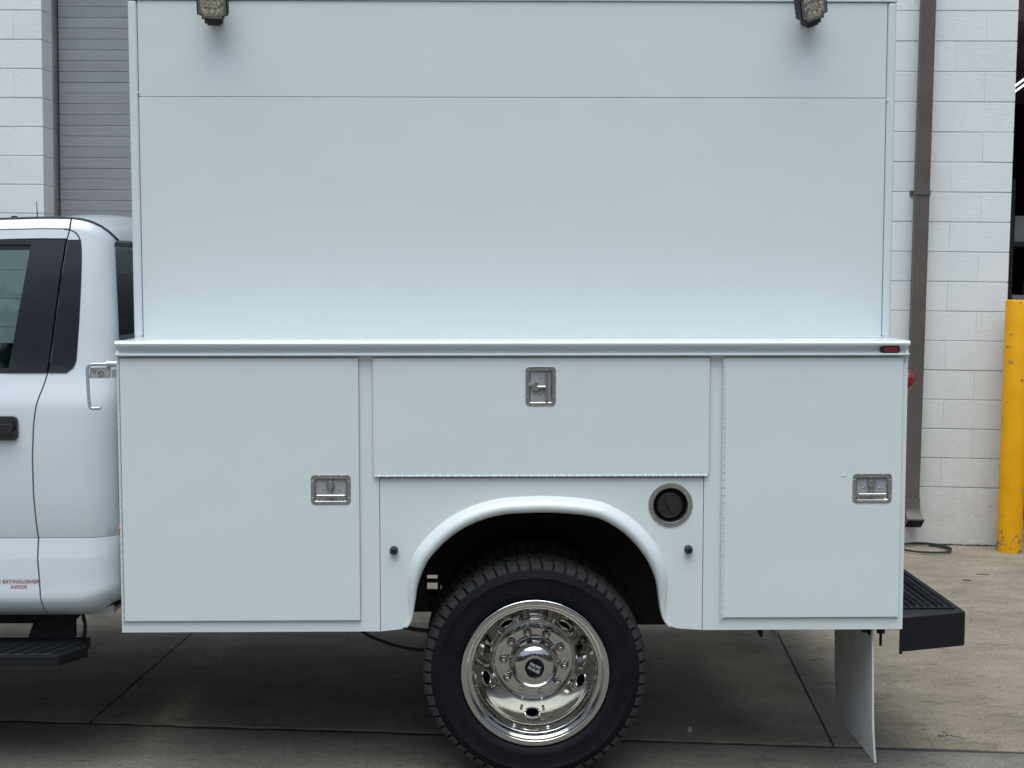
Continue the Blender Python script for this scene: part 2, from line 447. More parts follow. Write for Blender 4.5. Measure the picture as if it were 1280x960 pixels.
# header over the ribbed door and over the bay, roof and room keep the inside dark
ztop = Z0 + 20*BH
def ubox(name, u0, u1_, v0, v1, z0, z1, mat, parent=None, bevel=0, kind=None, label=None):
    s = MB(); q = [MW @ Vector(p) for p in ((u0, v0, 0), (u1_, v0, 0), (u1_, v1, 0), (u0, v1, 0))]
    s.prism([(p.x, p.y) for p in q], z0, z1, 'z'); return s.out(name, mat, parent, bevel, 2, label=label, kind=kind)
shell = empty('building', (0, 0, 0), 0, True); tag(shell, kind='structure')
ubox('roof', uL-2, 5.2, -12, -.002, ztop+.01, ztop+.3, MAT['block_paint'], shell)
ubox('rear_wall', uL-2, 5.2, -12, -11.8, -.02, ztop, MAT['bay_dark'], shell)
ubox('side_wall', 4.95, 5.2, -11.78, .0, -.02, ztop, MAT['bay_dark'], shell)
ubox('partition', -4.6, -4.4, -11.78, -.5, -.02, ztop, MAT['bay_dark'], shell)
ubox('lintel', .004, 4.94, -.19, -.001, 3.9, ztop, MAT['block_paint'], shell)
ubox('bay_floor', -4.38, 4.94, -11.78, -.01, -.05, -.002, MAT['concrete'], shell)
# ribbed door
door = empty('garage_door', (0, 0, 0), 0, True)
tag(door, 'grey ribbed roll-up garage door half hidden behind the truck box', 'garage door')
vd = -.245
uD0, uD1 = uL+.026, -4.42
zr = [WP(115, y, vd)[1] for y in (34/4, 950/4)]
sp = (zr[0]-zr[1])/17.0
zc0 = WP(115, 466/4, vd)[1]
print('slat pitch', sp)
n0 = int(zc0/sp); zs = zc0 - n0*sp
pr = None
for k in range(-1, int((ztop-zs)/sp)):
    z = zs + k*sp
    if z < 0: continue
    if pr is None:
        s = MB(); d0 = .012
        prof = [(0.0, .0030), (0.0, sp-.0030), (.0030, sp-.0006), (.008, sp-.0006), (.008, .0002), (.0030, .0002)]
        q0, q1 = uD0, uD1
        ring = []
        for u in (q0, q1):
            ring.append([MW @ Vector((u, vd - a, z + b_)) for a, b_ in prof])
        n = len(prof)
        s.add([p for r_ in ring for p in r_], [tuple(range(n)), tuple(range(2*n-1, n-1, -1))] + [(i, i+n, (i+1) % n+n, (i+1) % n) for i in range(n)])
        pr = s.out('slat', MAT['door_steel'], door, .0012, 1); pz = z
    else:
        o = pr.copy(); COL.objects.link(o); o.location = pr.location + Vector((0, (k % 8 == n0 % 8)*.002, z-pz))
ubox('jamb_track', uL-.004, uL+.014, -.30, -.192, 0, ztop, MAT['bay_grey'], door, .002)
ubox('backing', uD0, uD1, -.30, -.262, 0, ztop-.01, MAT['gap_dark'], door)
ubox('seal', uL+.0145, uL+.025, -.29, -.262, 0, ztop-.02, MAT['gasket'], door)

# downspout
ds = empty('downspout', MW @ Vector((-.6, .05, 0)), 0); 
uA, uB = WP(1134.5, 560, .1)[0], WP(1151.5, 560, .1)[0]
tag(ds, 'brown corrugated metal downspout running down the white block wall', 'downspout')
def q2(u, v): p = MW @ Vector((u, v, 0)); return (p.x, p.y)
w_ = uB-uA; prof = []
for k in range(9): prof.append((uA + w_*k/8, .1 - (.0025 if k % 2 else 0)))
prof += [(uB, .025), (uA, .025)]
s = MB(); s.prism([q2(*p) for p in prof], .33, ztop, 'z'); s.out('pipe', MAT['downspout_paint'], ds, .002, 2)
zb = WP(1150, 668, .13)[1]
rows = []
for zz, dv, du in ((.345, 0, 0), (.27, .004, .0), (.22, .02, .006), (.175, .045, .016), (.150, .062, .02)):
    rows.append([MW @ Vector((u+du*(1 if u > uA else .4), v+(dv if v > .05 else dv*.75), zz+(.045 if v > .05 else -.02)*dv/.062)) for u, v in ((uA-.004, .02), (uA-.004, .105), (uB+.004, .105), (uB+.004, .02), (uA-.004, .02))])
s = MB(); s.grid(rows); o = s.out('outlet_shoe', MAT['downspout_paint'], ds, .004, 2)
s = MB(); r_ = [p+Vector((0, 0, .006)) for p in rows[-1][:4]]; s.add(r_, [(0, 1, 2, 3)]); s.out('outlet_shade', MAT['decal_black'], ds)  # black sheet paints the shade inside the spout mouth
zst = WP(1150, 241, .05)[1]
for z in (zst,):
    s = MB()
    q = [MW @ Vector(p) for p in ((uA-.022, .001, 0), (uA-.022, .012, 0), (uA-.004, .012, 0), (uA-.004, .106, 0), (uB+.004, .106, 0), (uB+.004, .012, 0), (uB+.022, .012, 0), (uB+.022, .001, 0), (uB+.001, .001, 0), (uB+.001, .102, 0), (uA-.001, .102, 0), (uA-.001, .001, 0))]
    s.prism([(p.x, p.y) for p in q], z-.016, z+.016, 'z'); s.out('strap', MAT['downspout_paint'], ds)
# bollard
bp = (G(1246, 692)+G(1276, 692))/2; brad = (G(1276, 692)-G(1246, 692)).length/2
bo = MB(); dd = gray(1268, 375); bh_ = (CAMG + dd*((bp.y-CAMG.y)/dd.y)).z
bo_dir = Vector((bp.x-CAMG.x, bp.y-CAMG.y, 0)).normalized()
bo.lathe([(0, -.03), (brad, -.03), (brad, bh_-.012), (brad-.004, bh_-.003), (brad-.012, bh_), (0, bh_)], (bp.x+bo_dir.x*brad, bp.y+bo_dir.y*brad, 0), 40, 'z')
o = bo.out('bollard', MAT['bollard_paint']); tag(o, 'yellow chipped steel bollard standing in front of the white block wall', 'bollard')
# bent cable ring by the wall foot
ring = []
c0 = (G(1155, 687.5)); a_ = (G(1184, 688)-G(1126, 688)).length/2; b_ = abs(uv(G(1155, 695.5))[1]-uv(G(1155, 682.8+2))[1])/2
for k in range(61):
    a = 2*math.pi*k/60*1.25 - 1.2
    rr = 1+.05*math.sin(3*a)+.03*k/60
    p = c0 + U*(a_*rr*math.cos(a)) + V*(b_*rr*math.sin(a)+.02)
    ring.append((p.x, p.y, .012+.012*(k/60)))
s = MB(); s.tube(ring, .0075, 8); o = s.out('cable_loop', MAT['hose_rubber']); tag(o, 'loop of black cable lying on the concrete below the downspout', 'cable')
# debris
def twig(px, py, L, ang, r, name, label, cat, mat, bend=.2):
    p = G(px, py); pts = []
    for k in range(6):
        tt = k/5-.5
        pts.append((p.x + L*tt*math.cos(ang) - bend*L*(tt*tt)*math.sin(ang), p.y + L*tt*math.sin(ang) + bend*L*tt*tt*math.cos(ang), r*.9))
    s = MB(); s.tube(pts, [r, r*.95, r*.9, r*.8, r*.7, r*.45], 6); tag(s.out(name, mat), label, cat)
twig(1229, 718.5, .085, -.25, .003, 'twig', 'long thin brown twig on the concrete below the yellow bollard', 'twig', MAT['twig_brown'])
twig(1209, 726, .045, -.45, .004, 'twig', 'short dark twig on the concrete left of the longer twig', 'twig', MAT['twig_brown'])
p = G(1177, 923); pts = []
for k in range(22):
    a = k*.42; rr = .016 if k > 3 else .016+.018*(3-k)
    pts.append((p.x+rr*math.cos(a)+.002*k*.2, p.y+rr*1.1*math.sin(a), .004+.0009*k))
s = MB(); s.tube(pts, .0013, 6); tag(s.out('wire_scrap', MAT['hose_rubber']), 'small curled scrap of black wire on the concrete near the bumper', 'wire')
p = G(862, 915); s = MB(); bmesh.ops.create_icosphere(s.bm, subdivisions=2, radius=.013)
for v in s.bm.verts: v.co = Vector((v.co.x*random.uniform(.6, 1.1), v.co.y*random.uniform(.6, 1.2), v.co.z*random.uniform(.7, 1.2))) + Vector((p.x, p.y, .010))
tag(s.out('paper_scrap', MAT['paper_white'], smooth=False), 'small crumpled white paper scrap on the concrete right of the wheel', 'litter')
# unseen trees, mirrored in the chrome; set close and tall to block low sky
s = MB(); rnd = random.Random(3)
for i in range(26):
    a = R(180 + (i-12.5)*6.4); d_ = rnd.uniform(22, 27); cx_, cy_ = d_*math.sin(a), d_*math.cos(a)-5; h_ = rnd.uniform(9, 13); rad = rnd.uniform(2.2, 3.4)
    s.tube([(cx_, cy_, -.1), (cx_+.2, cy_, h_*.5)], [.25, .12], 6)
    for k in range(320):
        u_ = rnd.uniform(-1, 1); t_ = rnd.uniform(0, 2*math.pi); q_ = rnd.uniform(.45, 1)**.5
        p = Vector((cx_+rad*q_*math.sqrt(1-u_*u_)*math.cos(t_), cy_+rad*q_*math.sqrt(1-u_*u_)*math.sin(t_), h_*.54+h_*.46*q_*u_))
        e1 = Vector((rnd.uniform(-1, 1), rnd.uniform(-1, 1), rnd.uniform(-1, 1))).normalized()*rnd.uniform(.3, .6); e2 = e1.cross(Vector((rnd.uniform(-1, 1), rnd.uniform(-1, 1), rnd.uniform(-1, 1)))).normalized()*rnd.uniform(.25, .5)
        s.add([p-e1, p+e2, p+e1, p-e2], [(0, 1, 2, 3)])
tag(s.out('sky_block_trees', MAT['leaf_green'], smooth=False, weld=False), 'unseen row of leafy trees behind the photographer, placed to block low sky light', 'trees', kind='stuff')
# open bay contents
def bayp(px, py, v): return WP(px, py, v)
def bpt(px, py, v): u_, z_ = bayp(px, py, v); return MW @ Vector((u_, v, z_))
q = [bpt(1264, 118, -4.0), bpt(1345, 58, -5.2)]
lt = empty('strip_light', q[0], 0); tag(lt, 'lit twin tube light hanging in the dark open bay', 'light')
for dz in (0, .055): 
    s = MB(); s.tube([q[0]+Vector((0, 0, dz)), q[1]+Vector((0, 0, dz))], .009, 8); s.out('tube', MAT['tube_light'], lt)
s = MB(); s.tube([q[0]+Vector((0, .06, .06)), q[1]+Vector((0, .06, .06))], .045, 4); s.out('housing', MAT['bay_dark'], lt)
sh = empty('shelf_rack', MW @ Vector((.9, -1.3, 0)), 0); tag(sh, 'dark steel shelf rack inside the open bay beyond the bollard', 'shelf')
for uu in (.26, 1.8):
    for vv in (-1.6, -1.05): ubox('post', uu, uu+.05, vv, vv+.05, -.001, 2.6, MAT['bay_dark'], sh)
for zz in (.3, .9, 1.5, 2.1): ubox('shelf', .27, 1.84, -1.59, -1.01, zz, zz+.03, MAT['bay_dark'], sh)
for i, (uu, zz, ww, hh_, lab) in enumerate(((.34, 1.531, .13, .20, 'pale grey box on the upper shelf of the dark rack'), (.50, 1.531, .22, .30, 'tall grey box beside the pale box on the dark rack'), (.34, 2.131, .3, .2, 'wide grey box on the top shelf of the dark rack'), (.34, .931, .34, .38, 'large grey case on the middle shelf of the dark rack'))):
    tag(ubox('storage_box', uu, uu+ww, -1.4, -1.1, zz, zz+hh_, MAT['bay_grey'], None, .01), lab, 'box', 'boxes on the bay shelf')

bpy.context.view_layer.update()
for o in list(bpy.data.objects):
    if o.parent is None and o.type in ('MESH', 'EMPTY') and o.name != 'sky_block_trees': o.matrix_world = TILT @ o.matrix_world
# ================================================================== THE TRUCK
YC = 1.2
truck = empty('service_truck', (0, YC, 0))
tag(truck, 'white service truck with tall enclosed utility box and chrome dual rear wheels', 'truck')
BP, CP = MAT['body_paint'], MAT['cab_paint']
XF, XR = bx(149), bx(1131.5)
xs1, xs2 = bx(474.5), bx(879.5)
zbot = bz(788.5); zt = bz(425.5); zfp = bz(597)
print('body', XF, XR, zbot, zt)

# ---- lower body
CH = MAT['chassis_black']
s = MB()
for y0, y1 in ((0, .55), (2*YC-.55, 2*YC)):
    s.box(XF, xs1-.0012, y0, y1, zbot, zt-.055)
    s.box(xs2+.0012, XR, y0, y1, zbot, zt-.055)
    s.box(xs1-.0012, xs2+.0012, y0 if y0 else .0, y1, zfp+.002, zt-.055)
s.box(XF, XR, .55, 2*YC-.55, .95, 1.02); s.box(XF, XF+.03, .55, 2*YC-.55, 1.02, zt-.055)
sb = s.out('service_body', BP, truck, weld=False)
mp = [(496, 788.6), (503.5, 786.8), (510.5, 781.5), (514.8, 772), (517, 760), (519, 748), (521, 735), (526, 719), (534, 702), (547, 686), (563, 671), (582, 658.5), (604, 649), (626, 643.5), (646, 641.5), (685, 640.5), (722, 643), (740, 646), (752, 649.5), (771, 660), (787, 673), (801, 689), (811, 704), (818, 719), (822, 733), (825, 752), (827, 765), (830.5, 776), (836, 783), (842.5, 787), (850, 788.6)]
arch = smooth_path([Vector((bx(a), 0, bz(b_))) for a, b_ in mp], 4)
N = len(arch)
K0 = 6
def anorm(i):
    t_ = (arch[min(i+1, N-1)]-arch[max(i-1, 0)]).normalized(); return Vector((-t_.z, 0, t_.x))
# fender panel with the wheel opening
poly = [(xs1+.0012, zfp-.002), (xs1+.0012, zbot)]
for i in range(N):
    p = arch[i] + anorm(i)*.006; poly.append((p.x, max(p.z, zbot)))
poly += [(xs2-.0012, zbot), (xs2-.0012, zfp-.002)]
s = MB(); s.prism(poly, .0015, .03); fp = s.out('fender_panel', BP, truck)
# flare
L = [0]
for i in range(1, N): L.append(L[-1]+(arch[i]-arch[i-1]).length)
rows = []
base = [(.004, .06), (0, .03), (0, .004), (.001, -.012), (.005, -.024), (.012, -.033), (.021, -.037), (.031, -.035), (.041, -.027), (.049, -.016), (.055, -.006), (.0585, .0012)]
for i in range(K0, N-K0):
    e = min(L[i]-L[K0], L[N-1-K0]-L[i]); f_ = min(1, e/.30); f_ = f_*f_*(3-2*f_)
    wn, wy = .22+.78*f_, .04+.96*f_
    n_ = anorm(i)
    rows.append([arch[i] + n_*(a*wn) + Vector((0, b_*(wy if b_ < 0 else 1), 0)) for a, b_ in base])
s = MB(); s.grid(rows); s.out('fender_flare', BP, truck, sharp=70)
# wheel well liner (dark) with the frame brackets
s = MB()
xl0, xl1 = bx(470, .62), bx(893, .62)
zl = bz(763, .62); zr_ = bz(780, .62)
hx0, hx1, hz0, hz1 = bx(534, .62, 730), bx(556.5, .62, 730), bz(744, .62), bz(717, .62)
hm = bx(549, .62, 730)
s.box(xl0, hx0, .60, .62, zl, zfp+.10); s.box(hx1, bx(660, .62), .60, .62, zl, zfp+.10); s.box(bx(660, .62), xl1, .60, .62, zr_, zfp+.10)
s.box(hx0, hx1, .60, .62, zl, hz0); s.box(hx0, hx1, .60, .62, hz1, zfp+.10)
s.box(hm-.006, hm+.006, .601, .619, hz0, hz1); s.box(hx0, hx1, .602, .618, (hz0+hz1)/2+.012, (hz0+hz1)/2+.026)
s.box(xl0, xl1, .03, .60, zfp+.075, zfp+.10)
s.box(xs1+.02, xs1+.03, .035, .60, zbot+.02, zfp+.07); s.box(xs2-.03, xs2-.02, .035, .60, zbot+.02, zfp+.07)
s.box(xs1-.02, xs2+.02, .032, .04, zfp-.03, zfp+.07)
s.out('wheel_well', CH, truck)
# seams behind the panels
for x in (xs1, xs2):
    s = MB(); s.box(x-.012, x+.012, .008, .03, zbot+.001, zfp-.004); s.out('panel_seam', MAT['gap_dark'], truck)
# unseen black plates added beneath the compartments to stop bounced light
for a, b_ in ((XF+.006, xs1-.01), (xs2+.01, XR-.006)):
    for y in (.008, 2*YC-.545):
        s = MB(); s.box(a, b_, y, y+.537, zbot-.0025, zbot-.0005); s.out('bounce_block', CH, truck)

# ---- rail along the top of the body
def rail_prof(y0=0):
    return [(.05, zt), (-.018, zt), (-.0255, zt-.003), (-.030, zt-.009), (-.029, zt-.0145), (-.022, zt-.0185), (-.006, zt-.0215), (-.001, zt-.027), (-.002, zt-.036), (-.008, zt-.0435), (-.019, zt-.0450), (-.0245, zt-.0470), (-.0245, zt-.0500), (-.018, zt-.0535), (.001, zt-.0545), (.05, zt-.0545)]
s = MB(); s.prism(rail_prof(), bx(147, -.028), bx(1134, -.028), 'x'); s.out('top_rail', BP, truck, sharp=25)
s = MB(); s.prism([(2*YC-a, b_) for a, b_ in rail_prof()], bx(147, -.028), bx(1134, -.028), 'x'); s.out('top_rail', BP, truck, sharp=25)

# ---- compartment doors
def plate(name, px0, px1, py0, py1, y0=-.011, y1=-.0005, bev=.003):
    s = MB(); s.box(bx(px0), bx(px1), y0, y1, bz(py1), bz(py0)); return s.out(name, BP, truck, bev, 3)
d1 = plate('compartment_door', 153.5, 449.5, 447, 774); d1['label'] = 'tall front compartment door with latch at its right edge'
d2 = plate('compartment_door', 467, 885.5, 447, 593); d2['label'] = 'wide drop-down compartment door above the wheel'
d3 = plate('compartment_door', 904, 1125, 447, 772.5); d3['label'] = 'rear compartment door with latch at its right edge'
# grey strips that colour in the thin shadow gaps round the doors, like a seal
for d, (a, b_, c, e) in ((d1, (153, 450, 446.5, 774.7)), (d2, (466.5, 886, 446.5, 593.8)), (d3, (903.5, 1125.5, 446.5, 773.2))):
    s = MB(); s.box(bx(a), bx(b_), -.0035, -.0004, bz(e), bz(c)); s.out('door_gap_strip', MAT['gap_grey'], d)
def piano(door_, p0, p1, axis, r=.0042):
    """hinge barrel of alternating knuckles"""
    s = MB(); p0, p1 = Vector(p0), Vector(p1); Ln = (p1-p0).length; n = int(Ln/.0132); d_ = (p1-p0)/n
    m3 = None
    for k in range(n):
        a = p0 + d_*k; bb = p0 + d_*(k+1) - d_.normalized()*.0012
        rr = r if k % 2 else r*.86
        off = Vector((0, 0, 0)) if k % 2 else Vector((0, .0008, 0))
        if axis == 'z': s.cyl((a.x, a.y+off.y, 0), rr, a.z, bb.z, 'z', 8)
        else: s.cyl((0, a.y+off.y, a.z), rr, a.x, bb.x, 'x', 8)
    return s.out('hinge', BP, door_)
piano(d1, (bx(151.3), -.008, bz(774)), (bx(151.3), -.008, bz(448)), 'z')
piano(d2, (bx(468), -.010, bz(594.2)), (bx(884), -.010, bz(594.2)), 'x', .005)
piano(d3, (bx(903.2), -.0115, bz(773)), (bx(903.2), -.0115, bz(448)), 'z', .0052)

def carve(o, cutter):
    """cuts the shape in cutter out of mesh object o (same root frame)"""
    c = cutter.out('cutter', MAT['gap_dark'], None, smooth=False); k = ORG[o] - (ORG[truck] - truck.location)
    c.location = ORG[c] - ORG[o]; saved = (o.parent, o.location.copy()); o.parent = None; o.location = (0, 0, 0)
    bo_ = o.modifiers.new('cut', 'BOOLEAN'); bo_.object = c; bo_.operation = 'DIFFERENCE'; bo_.solver = 'EXACT'
    wn = [m_ for m_ in o.modifiers if m_.type == 'WEIGHTED_NORMAL']
    for m_ in wn: o.modifiers.remove(m_)
    bpy.context.view_layer.update()
    me = bpy.data.meshes.new_from_object(o.evaluated_get(bpy.context.evaluated_depsgraph_get()))
    me.name = o.data.name; mat_ = o.data.materials[0]; o.modifiers.clear(); o.data = me; me.materials.clear(); me.materials.append(mat_)
    me.shade_smooth(); me.set_sharp_from_angle(angle=R(20))
    wn = o.modifiers.new('weighted_normal', 'WEIGHTED_NORMAL'); wn.keep_sharp = True; wn.weight = 100
    bpy.data.objects.remove(c); o.parent, o.location = saved
def latch(door_, px, py, wpx, hpx, turn):
    """folding T handle latch in a stainless pan; turn: rotation about the view axis"""
    cx, cz = bx(px), bz(py); y0 = -.011; S = 1/358
    W, H = (wpx*S, hpx*S) if not turn else (hpx*S, wpx*S)
    M = Matrix.Translation((cx, 0, cz)) @ Matrix.Rotation(turn, 4, 'Y')
    # flat flange, sloping walls down into the recessed pan
    def inset(d): return rrect(W-2*d, H-2*d, max(.016-d*.75, .003), 6)
    cutm = MB(); cutm.prism([(q.x, q.z) for q in (M @ Vector((a, 0, b_)) for a, b_ in inset(.0125))], y0-.01, .01)
    carve(door_, cutm)
    s = MB(); rws = []
    for d, y in ((0, y0), (.0002, y0-.0014), (.0008, y0-.0017), (.0118, y0-.0019), (.0128, y0-.0012), (.0140, y0), (.0195, y0+.0090)):
        r_ = [M @ Vector((a, y, b_)) for a, b_ in inset(d)]; rws.append(r_+[r_[0]])
    s.grid(rws); s.out('latch_flange', MAT['stainless'], door_, sharp=25)
    s = MB(); ins = inset(.0190); s.add([M @ Vector((a, y0+.0088, b_)) for a, b_ in ins], [tuple(range(len(ins)))])
    s.out('latch_pan', MAT['latch_pan'], door_)
    y0 += .007
    hw, hh_ = W/2-.019, H/2-.019
    s = MB()
    zb_ = -hh_*.62
    s.tube([M @ Vector((-hw*.96, y0-.010, zb_)), M @ Vector((hw*.96, y0-.010, zb_))], .0052, 10)
    s.tube([M @ Vector((-.002, y0-.007, zb_)), M @ Vector((-.002, y0-.007, hh_*.35))], .0062, 8)
    s.out('latch_handle', MAT['stainless'], door_)
    s = MB(); Mi = M.to_3x3()
    c = M @ Vector((-.002, 0, hh_*.52))
    s.lathe([(.0150, y0), (.0150, y0-.008), (.0125, y0-.0115), (.0105, y0-.0115), (.0100, y0-.0085), (0, y0-.0085)], c, 24, 'y')
    s.box(-.0015+c.x, .0015+c.x, y0-.0098, y0-.008, c.z-.006, c.z+.006)
    s.out('lock_cylinder', MAT['stainless'], door_)
    def stud(p, y, r_=.0034):
        q = MB(); q.lathe([(r_, y), (r_, y-.002), (r_*.55, y-.0036), (0, y-.0036)], p, 10, 'y'); q.out('rivet', MAT['stainless'], door_)
    for a in (-.55, .55): stud(M @ Vector((a*hw, 0, hh_*.02)), y0+.0015)
    for a in (-1, 1):
        for b_ in (-.55, .55):
            stud(M @ Vector((a*(W/2-.0055), 0, b_*H/2)), y0-.0085, .0030); stud(M @ Vector((b_*W/2, 0, a*(H/2-.0055))), y0-.0085, .0030)
latch(d1, 414, 611, 50, 38, 0)
latch(d2, 675.5, 482.5, 38, 50, -math.pi/2)
latch(d3, 1089, 611, 50, 38, 0)
# little dent-like plug beside the rear latch
s = MB(); s.lathe([(.006, -.0111), (.004, -.0125), (0, -.013)], (bx(1053), 0, bz(595)), 14, 'y'); s.out('plug', BP, d3)

# ---- fuel filler
fx, fz = bx(838.3), bz(632)
cm = MB(); cm.cyl((fx, 0, fz), .0615, -.02, .06, 'y', 40); carve(fp, cm)
s = MB(); s.lathe([(.0785, .001), (.0785, -.0006), (.0775, -.0016), (.0640, -.0018), (.0615, -.0008), (.0590, .006), (.0575, .040)], (fx, 0, fz), 64, 'y')
ff = s.out('fuel_filler', MAT['stainless'], truck)
s = MB(); s.lathe([(.0585, .030), (.056, .038), (0, .040)], (fx, 0, fz), 32, 'y'); s.out('filler_cup', MAT['decal_black'], ff)
s = MB(); s.lathe([(.047, .039), (.047, .022), (.043, .018), (.036, .0165), (0, .016)], (fx, 0, fz-.002), 36, 'y')
Mg = Matrix.Translation((fx, 0, fz-.002)) @ Matrix.Rotation(R(-28), 4, 'Y')
s.prism(rrect(.013, .064, .005, 4), .004, .0165, 'y', Mg); s.out('filler_cap', MAT['black_plastic'], ff, 0)
for a in (52, 128, 218, 322):
    s = MB(); s.lathe([(.0045, -.0015), (.004, -.0038), (0, -.0046)], (fx+.0705*math.cos(R(a)), 0, fz+.0705*math.sin(R(a))), 10, 'y')
    s.out('screw', MAT['stainless'], ff)
for px in (492, 861):
    s = MB(); s.lathe([(.0150, .0012), (.0150, -.010), (.0125, -.020), (.006, -.0225), (.005, -.019), (0, -.019)], (bx(px), 0, bz(687.3)), 20, 'y')
    s.out('rubber_bumper', MAT['black_plastic'], truck)
# ---- marker lamps
mx, mz = bx(1109, -.01), bz(437.2, -.01)
s = MB(); s.prism(rrect(.070, .0265, .0130, 6, mx, mz), -.014, -.001); ml = s.out('marker_light', MAT['black_plastic'], truck, .003, 2)
s = MB(); s.prism(rrect(.052, .0165, .008, 6, mx, mz), -.021, -.0135); s.out('lens', MAT['red_lens'], ml, .003, 2)
pt = bx(1139.6, .045)-XR
s = MB(); s.lathe([(.034, 0), (.034, pt*.45), (.028, pt*.78), (.014, pt*.97), (0, pt)], (XR, .045, bz(475, .045)), 28, 'x')
s.out('tail_light', MAT['red_lens'], truck)
s = MB(); s.lathe([(.030, 0), (.030, -.010), (.022, -.019), (.010, -.022), (0, -.0225)], (XF, .06, bz(661, .06)), 24, 'x')
s.out('side_reflector', MAT['amber_lens'], truck)

# ---- upper box
YB = .22
kx = lambda px: bx(px, YB, 210); kz = lambda py: bz(py, YB)
bx0, bx1, zct = kx(163.5), kx(1117), kz(1.5)
s = MB(); s.box(bx0+.012, bx1-.012, YB+.012, 2*YC-YB-.012, zt-.002, zct+.05)
box = s.out('utility_box', MAT['gap_grey'], truck)
xa, xb = kx(175), kx(1106); zsm = kz(121.8)
for nm, z0, z1, dy in (('lower_panel', zt+.0005, zsm-.0009, -.0015), ('upper_panel', zsm+.0009, zct-.001, 0)):
    for far in (0, 1):
        s = MB(); y0, y1 = YB+dy, YB+.014
        if far: y0, y1 = 2*YC-YB-.014, 2*YC-YB
        s.box(xa+.0012, xb-.0012, y0, y1, z0, z1); s.out(nm, BP, box, .0022, 2)
for x0, x1 in ((bx0, xa-.0012), (xb+.0012, bx1)):
    for far in (0, 1):
        y0, y1 = YB-.004, YB+.045
        if far: y0, y1 = 2*YC-YB-.045, 2*YC-YB+.004
        s = MB(); s.box(x0, x1, y0, y1, zt+.0004, zct-.0005); s.out('corner_post', BP, box, .009, 4)
for x0, x1 in ((bx0, bx0+.013), (bx1-.013, bx1)):
    s = MB(); s.box(x0, x1, YB+.046, 2*YC-YB-.046, zt+.0004, zct-.001); s.out('end_panel', BP, box)
s = MB(); s.box(bx0-.002, bx1+.002, YB-.0065, 2*YC-YB+.0065, zct+.0005, zct+.12); s.out('roof_cap', BP, box, .0035, 3)
s = MB(); s.box(bx0+.002, bx1-.002, .0505, YB+.012, zt-.02, zt-.0006); s.out('ledge_plate', BP, box)
# base angle that closes the joint between box and rail
s = MB(); s.prism([(YB-.012, zt+.0002), (YB-.012, zt+.0015), (YB-.004, zt+.003), (YB+.002, zt+.0035), (YB+.002, zt+.0002)], bx0+.004, bx1-.004, 'x'); s.out('base_seal', BP, box, sharp=60)
# rivet heads where seam and posts meet
for px, py in ((172.5, 117), (1108.5, 124), (177.5, 416), (1103, 418)):
    s = MB(); s.lathe([(.0042, -.0035), (.0035, -.0062), (0, -.007)], (bx(px, YB, py), YB, bz(py, YB)), 10, 'y')
    s.out('rivet', BP, box)
# clearance lamps on the end faces
for x, sg, py in ((bx0, -1, 10), (bx1, 1, 11)):
    s = MB(); s.lathe([(.026, 0), (.026, sg*.006), (.018, sg*.014), (0, sg*.018)], (x, YB+.10, bz(py, YB+.1)), 20, 'x')
    s.out('clearance_lamp', MAT['black_gloss'], box)

# ---- work lights
def work_light(px, py, tilt, yaw, roll, label):
    c = P(px, py, YB-.085)
    M = Matrix.Translation(c) @ Matrix.Rotation(R(yaw), 4, 'Z') @ Matrix.Rotation(R(tilt), 4, 'X') @ Matrix.Rotation(R(roll), 4, 'Y')
    h, n_ = .054, .016
    oct_ = [(-h+n_, -h), (h-n_, -h), (h-n_, -h+n_*.75), (h, -h+n_), (h, h-n_), (h-n_, h-n_*.75), (h-n_, h), (-h+n_, h), (-h+n_, h-n_*.75), (-h, h-n_), (-h, -h+n_), (-h+n_, -h+n_*.75)]
    s = MB(); s.prism(oct_, -.022, .018, 'y', M); hs = s.out('work_light', MAT['black_plastic'], truck, .0025, 2, label=label)
    s = MB(); k = .90
    s.prism([(a*k, b_*k) for a, b_ in oct_], -.0245, -.0222, 'y', M); s.out('bezel', MAT['latch_pan'], hs)
    s = MB(); s.prism(rrect(.078, .078, .014, 4), -.0268, -.0244, 'y', M); s.out('lens', MAT['led_lens'], hs, .001, 1)
    s = MB()
    for a in (-.024, 0, .024):
        for b_ in (-.026, 0, .026):
            s.lathe([(.0105, -.0266), (.0095, -.0280), (.005, -.0292), (0, -.0296)], M @ Vector((a, 0, b_)), 10, 'y', M.to_3x3())
    s.out('led', MAT['led_lens'], hs)
    s = MB()
    for i in range(6): s.box(-h+.012, h-.012, .018, .040, -h+.010+i*.0165, -h+.016+i*.0165, M)
    s.out('cooling_fin', MAT['black_plastic'], hs)
    s = MB(); s.box(-.030, .030, -.010, .030, -h-.018, -h-.0005, M); s.box(-.022, .022, -.004, .024, -h-.026, -h-.017, M)
    s.tube([M @ Vector((-.030, .008, -h-.010)), M @ Vector((.032, .008, -h-.010))], .007, 10)
    a = M @ Vector((0, .020, -h-.012)); s.tube([a, (a.x, YB-.006, a.z+.02)], .010, 10); s.box(a.x-.025, a.x+.025, YB-.008, YB-.001, a.z-.005, a.z+.05)
    s.out('bracket', MAT['black_plastic'], hs, .0015, 1)
work_light(266, 3.5, 24, 2, 2, 'left work light on the front of the utility box')
work_light(1013, 6, 22, 22, -23, 'right work light turned towards the rear')

